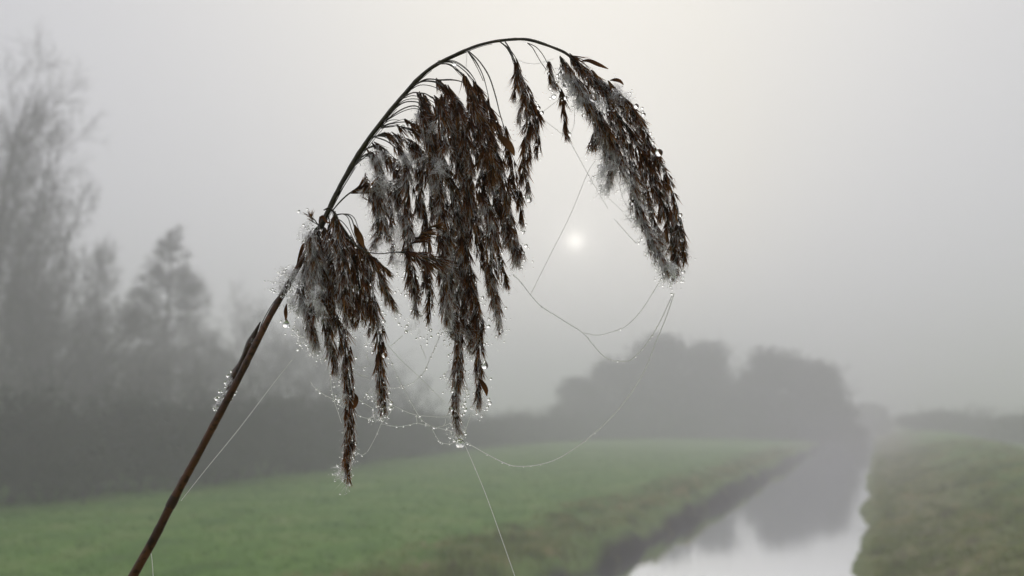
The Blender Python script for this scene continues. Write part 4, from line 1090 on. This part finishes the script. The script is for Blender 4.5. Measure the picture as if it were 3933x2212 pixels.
thread('spider_thread', C([(1120, 170), (1160, 280), (1190, 390), (1245, 500)]), -.006, 1.0, 5, label='beaded thread between the inner lobe and the plume', cat='thread', bead_r=(1.8, 3.2))
thread('spider_thread', A([(1855, 225), (1845, 390)]), 0.0, 1.1, .3, label='upright thread under the stem bend, by the arched twig', cat='thread')
web = link('spider_web', None, label='tangled dewy web strung between the lower tassel tips', cat='web')
web.location = reed_pt(1500.0, 1600.0, -.006)
WB = [([(400, 550), (425, 590), (500, 650), (580, 690), (620, 730), (660, 760)], 4.5), ([(540, 400), (560, 560), (580, 680), (620, 800), (645, 880)], .5), ([(730, 460), (800, 500), (870, 540)], 1.5),
      ([(740, 440), (800, 437), (870, 425)], 2), ([(800, 500), (862, 510)], 1.5), ([(765, 685), (830, 725), (900, 765)], 1.5), ([(980, 590), (1060, 600), (1130, 588), (1200, 565), (1265, 515), (1310, 460), (1335, 400), (1380, 300), (1430, 180)], 9),
      ([(990, 230), (1100, 360), (1200, 455), (1265, 515), (1350, 600), (1470, 720)], 1.2), ([(1030, 370), (1080, 490), (1130, 590), (1190, 700), (1240, 790), (1290, 860), (1350, 900)], 5),
      ([(1050, 735), (1150, 785), (1240, 815), (1400, 830), (1510, 830)], 1.5), ([(1240, 822), (1300, 868), (1360, 905), (1440, 925), (1530, 945)], 5), ([(960, 885), (1040, 902), (1120, 905), (1200, 890), (1250, 880), (1350, 905)], 3.5),
      ([(1240, 818), (1246, 880)], 0), ([(1060, 755), (1020, 815), (960, 885), (930, 960), (890, 1040), (850, 1110)], 2.2), ([(750, 800), (790, 825), (860, 842), (925, 822)], 4),
      ([(1360, 910), (1400, 990), (1440, 1035), (1500, 1045), (1540, 1033)], 9), ([(1510, 880), (1450, 905), (1380, 915)], 3), ([(1470, 845), (1470, 880), (1450, 905)], 0), ([(750, 1090), (780, 1120), (810, 1135), (842, 1115)], 3.5),
      ([(1680, 790), (1640, 910), (1612, 1000)], .3), ([(640, 1325), (670, 1360), (702, 1380)], 1), ([(1130, 185), (1070, 240), (1035, 265)], 4), ([(1275, 268), (1300, 320), (1320, 370)], 1.5), ([(1510, 945), (1525, 1000), (1535, 1030)], .5), ([(835, 330), (860, 380), (875, 400)], 3)]
for pts, bd in WB:
    pts = E(pts)
    o0 = np.interp(pts[[0, -1], 0], [1190, 1480, 1780], [-.004, .002, -.012])
    S_before = len(bpy.data.objects)
    o = thread('strand', pts, tuple(o0), 1.35, bd, bead_r=(2.0, 4.2))
    o.parent = web; o.matrix_parent_inverse = Matrix.Translation(-web.location)
# ------------------------------------------------------------------ haze
def haze():
    x0, x1, y0, y1, z0, z1 = -1400, 1400, -1400, 1700, -4.0, 30.0
    V = [(x0, y0, z0), (x1, y0, z0), (x1, y1, z0), (x0, y1, z0), (x0, y0, z1), (x1, y0, z1), (x1, y1, z1), (x0, y1, z1)]
    Q = [(0, 3, 2, 1), (4, 5, 6, 7), (0, 1, 5, 4), (1, 2, 6, 5), (2, 3, 7, 6), (3, 0, 4, 7)]
    m, n, l, out = nmat('haze_air')
    v = n.new('ShaderNodeVolumePrincipled')
    v.inputs['Color'].default_value = (0.975,0.962,0.985,1)
    v.inputs['Density'].default_value = 0.0104
    v.inputs['Anisotropy'].default_value = 0.3
    l.new(v.outputs[0], out.inputs['Volume'])
    m.cycles.homogeneous_volume = True
    link('haze', np_mesh('haze', np.array(V, float), quads=np.array(Q)), m, kind='stuff', label='even morning fog over the whole meadow', cat='fog')
haze()
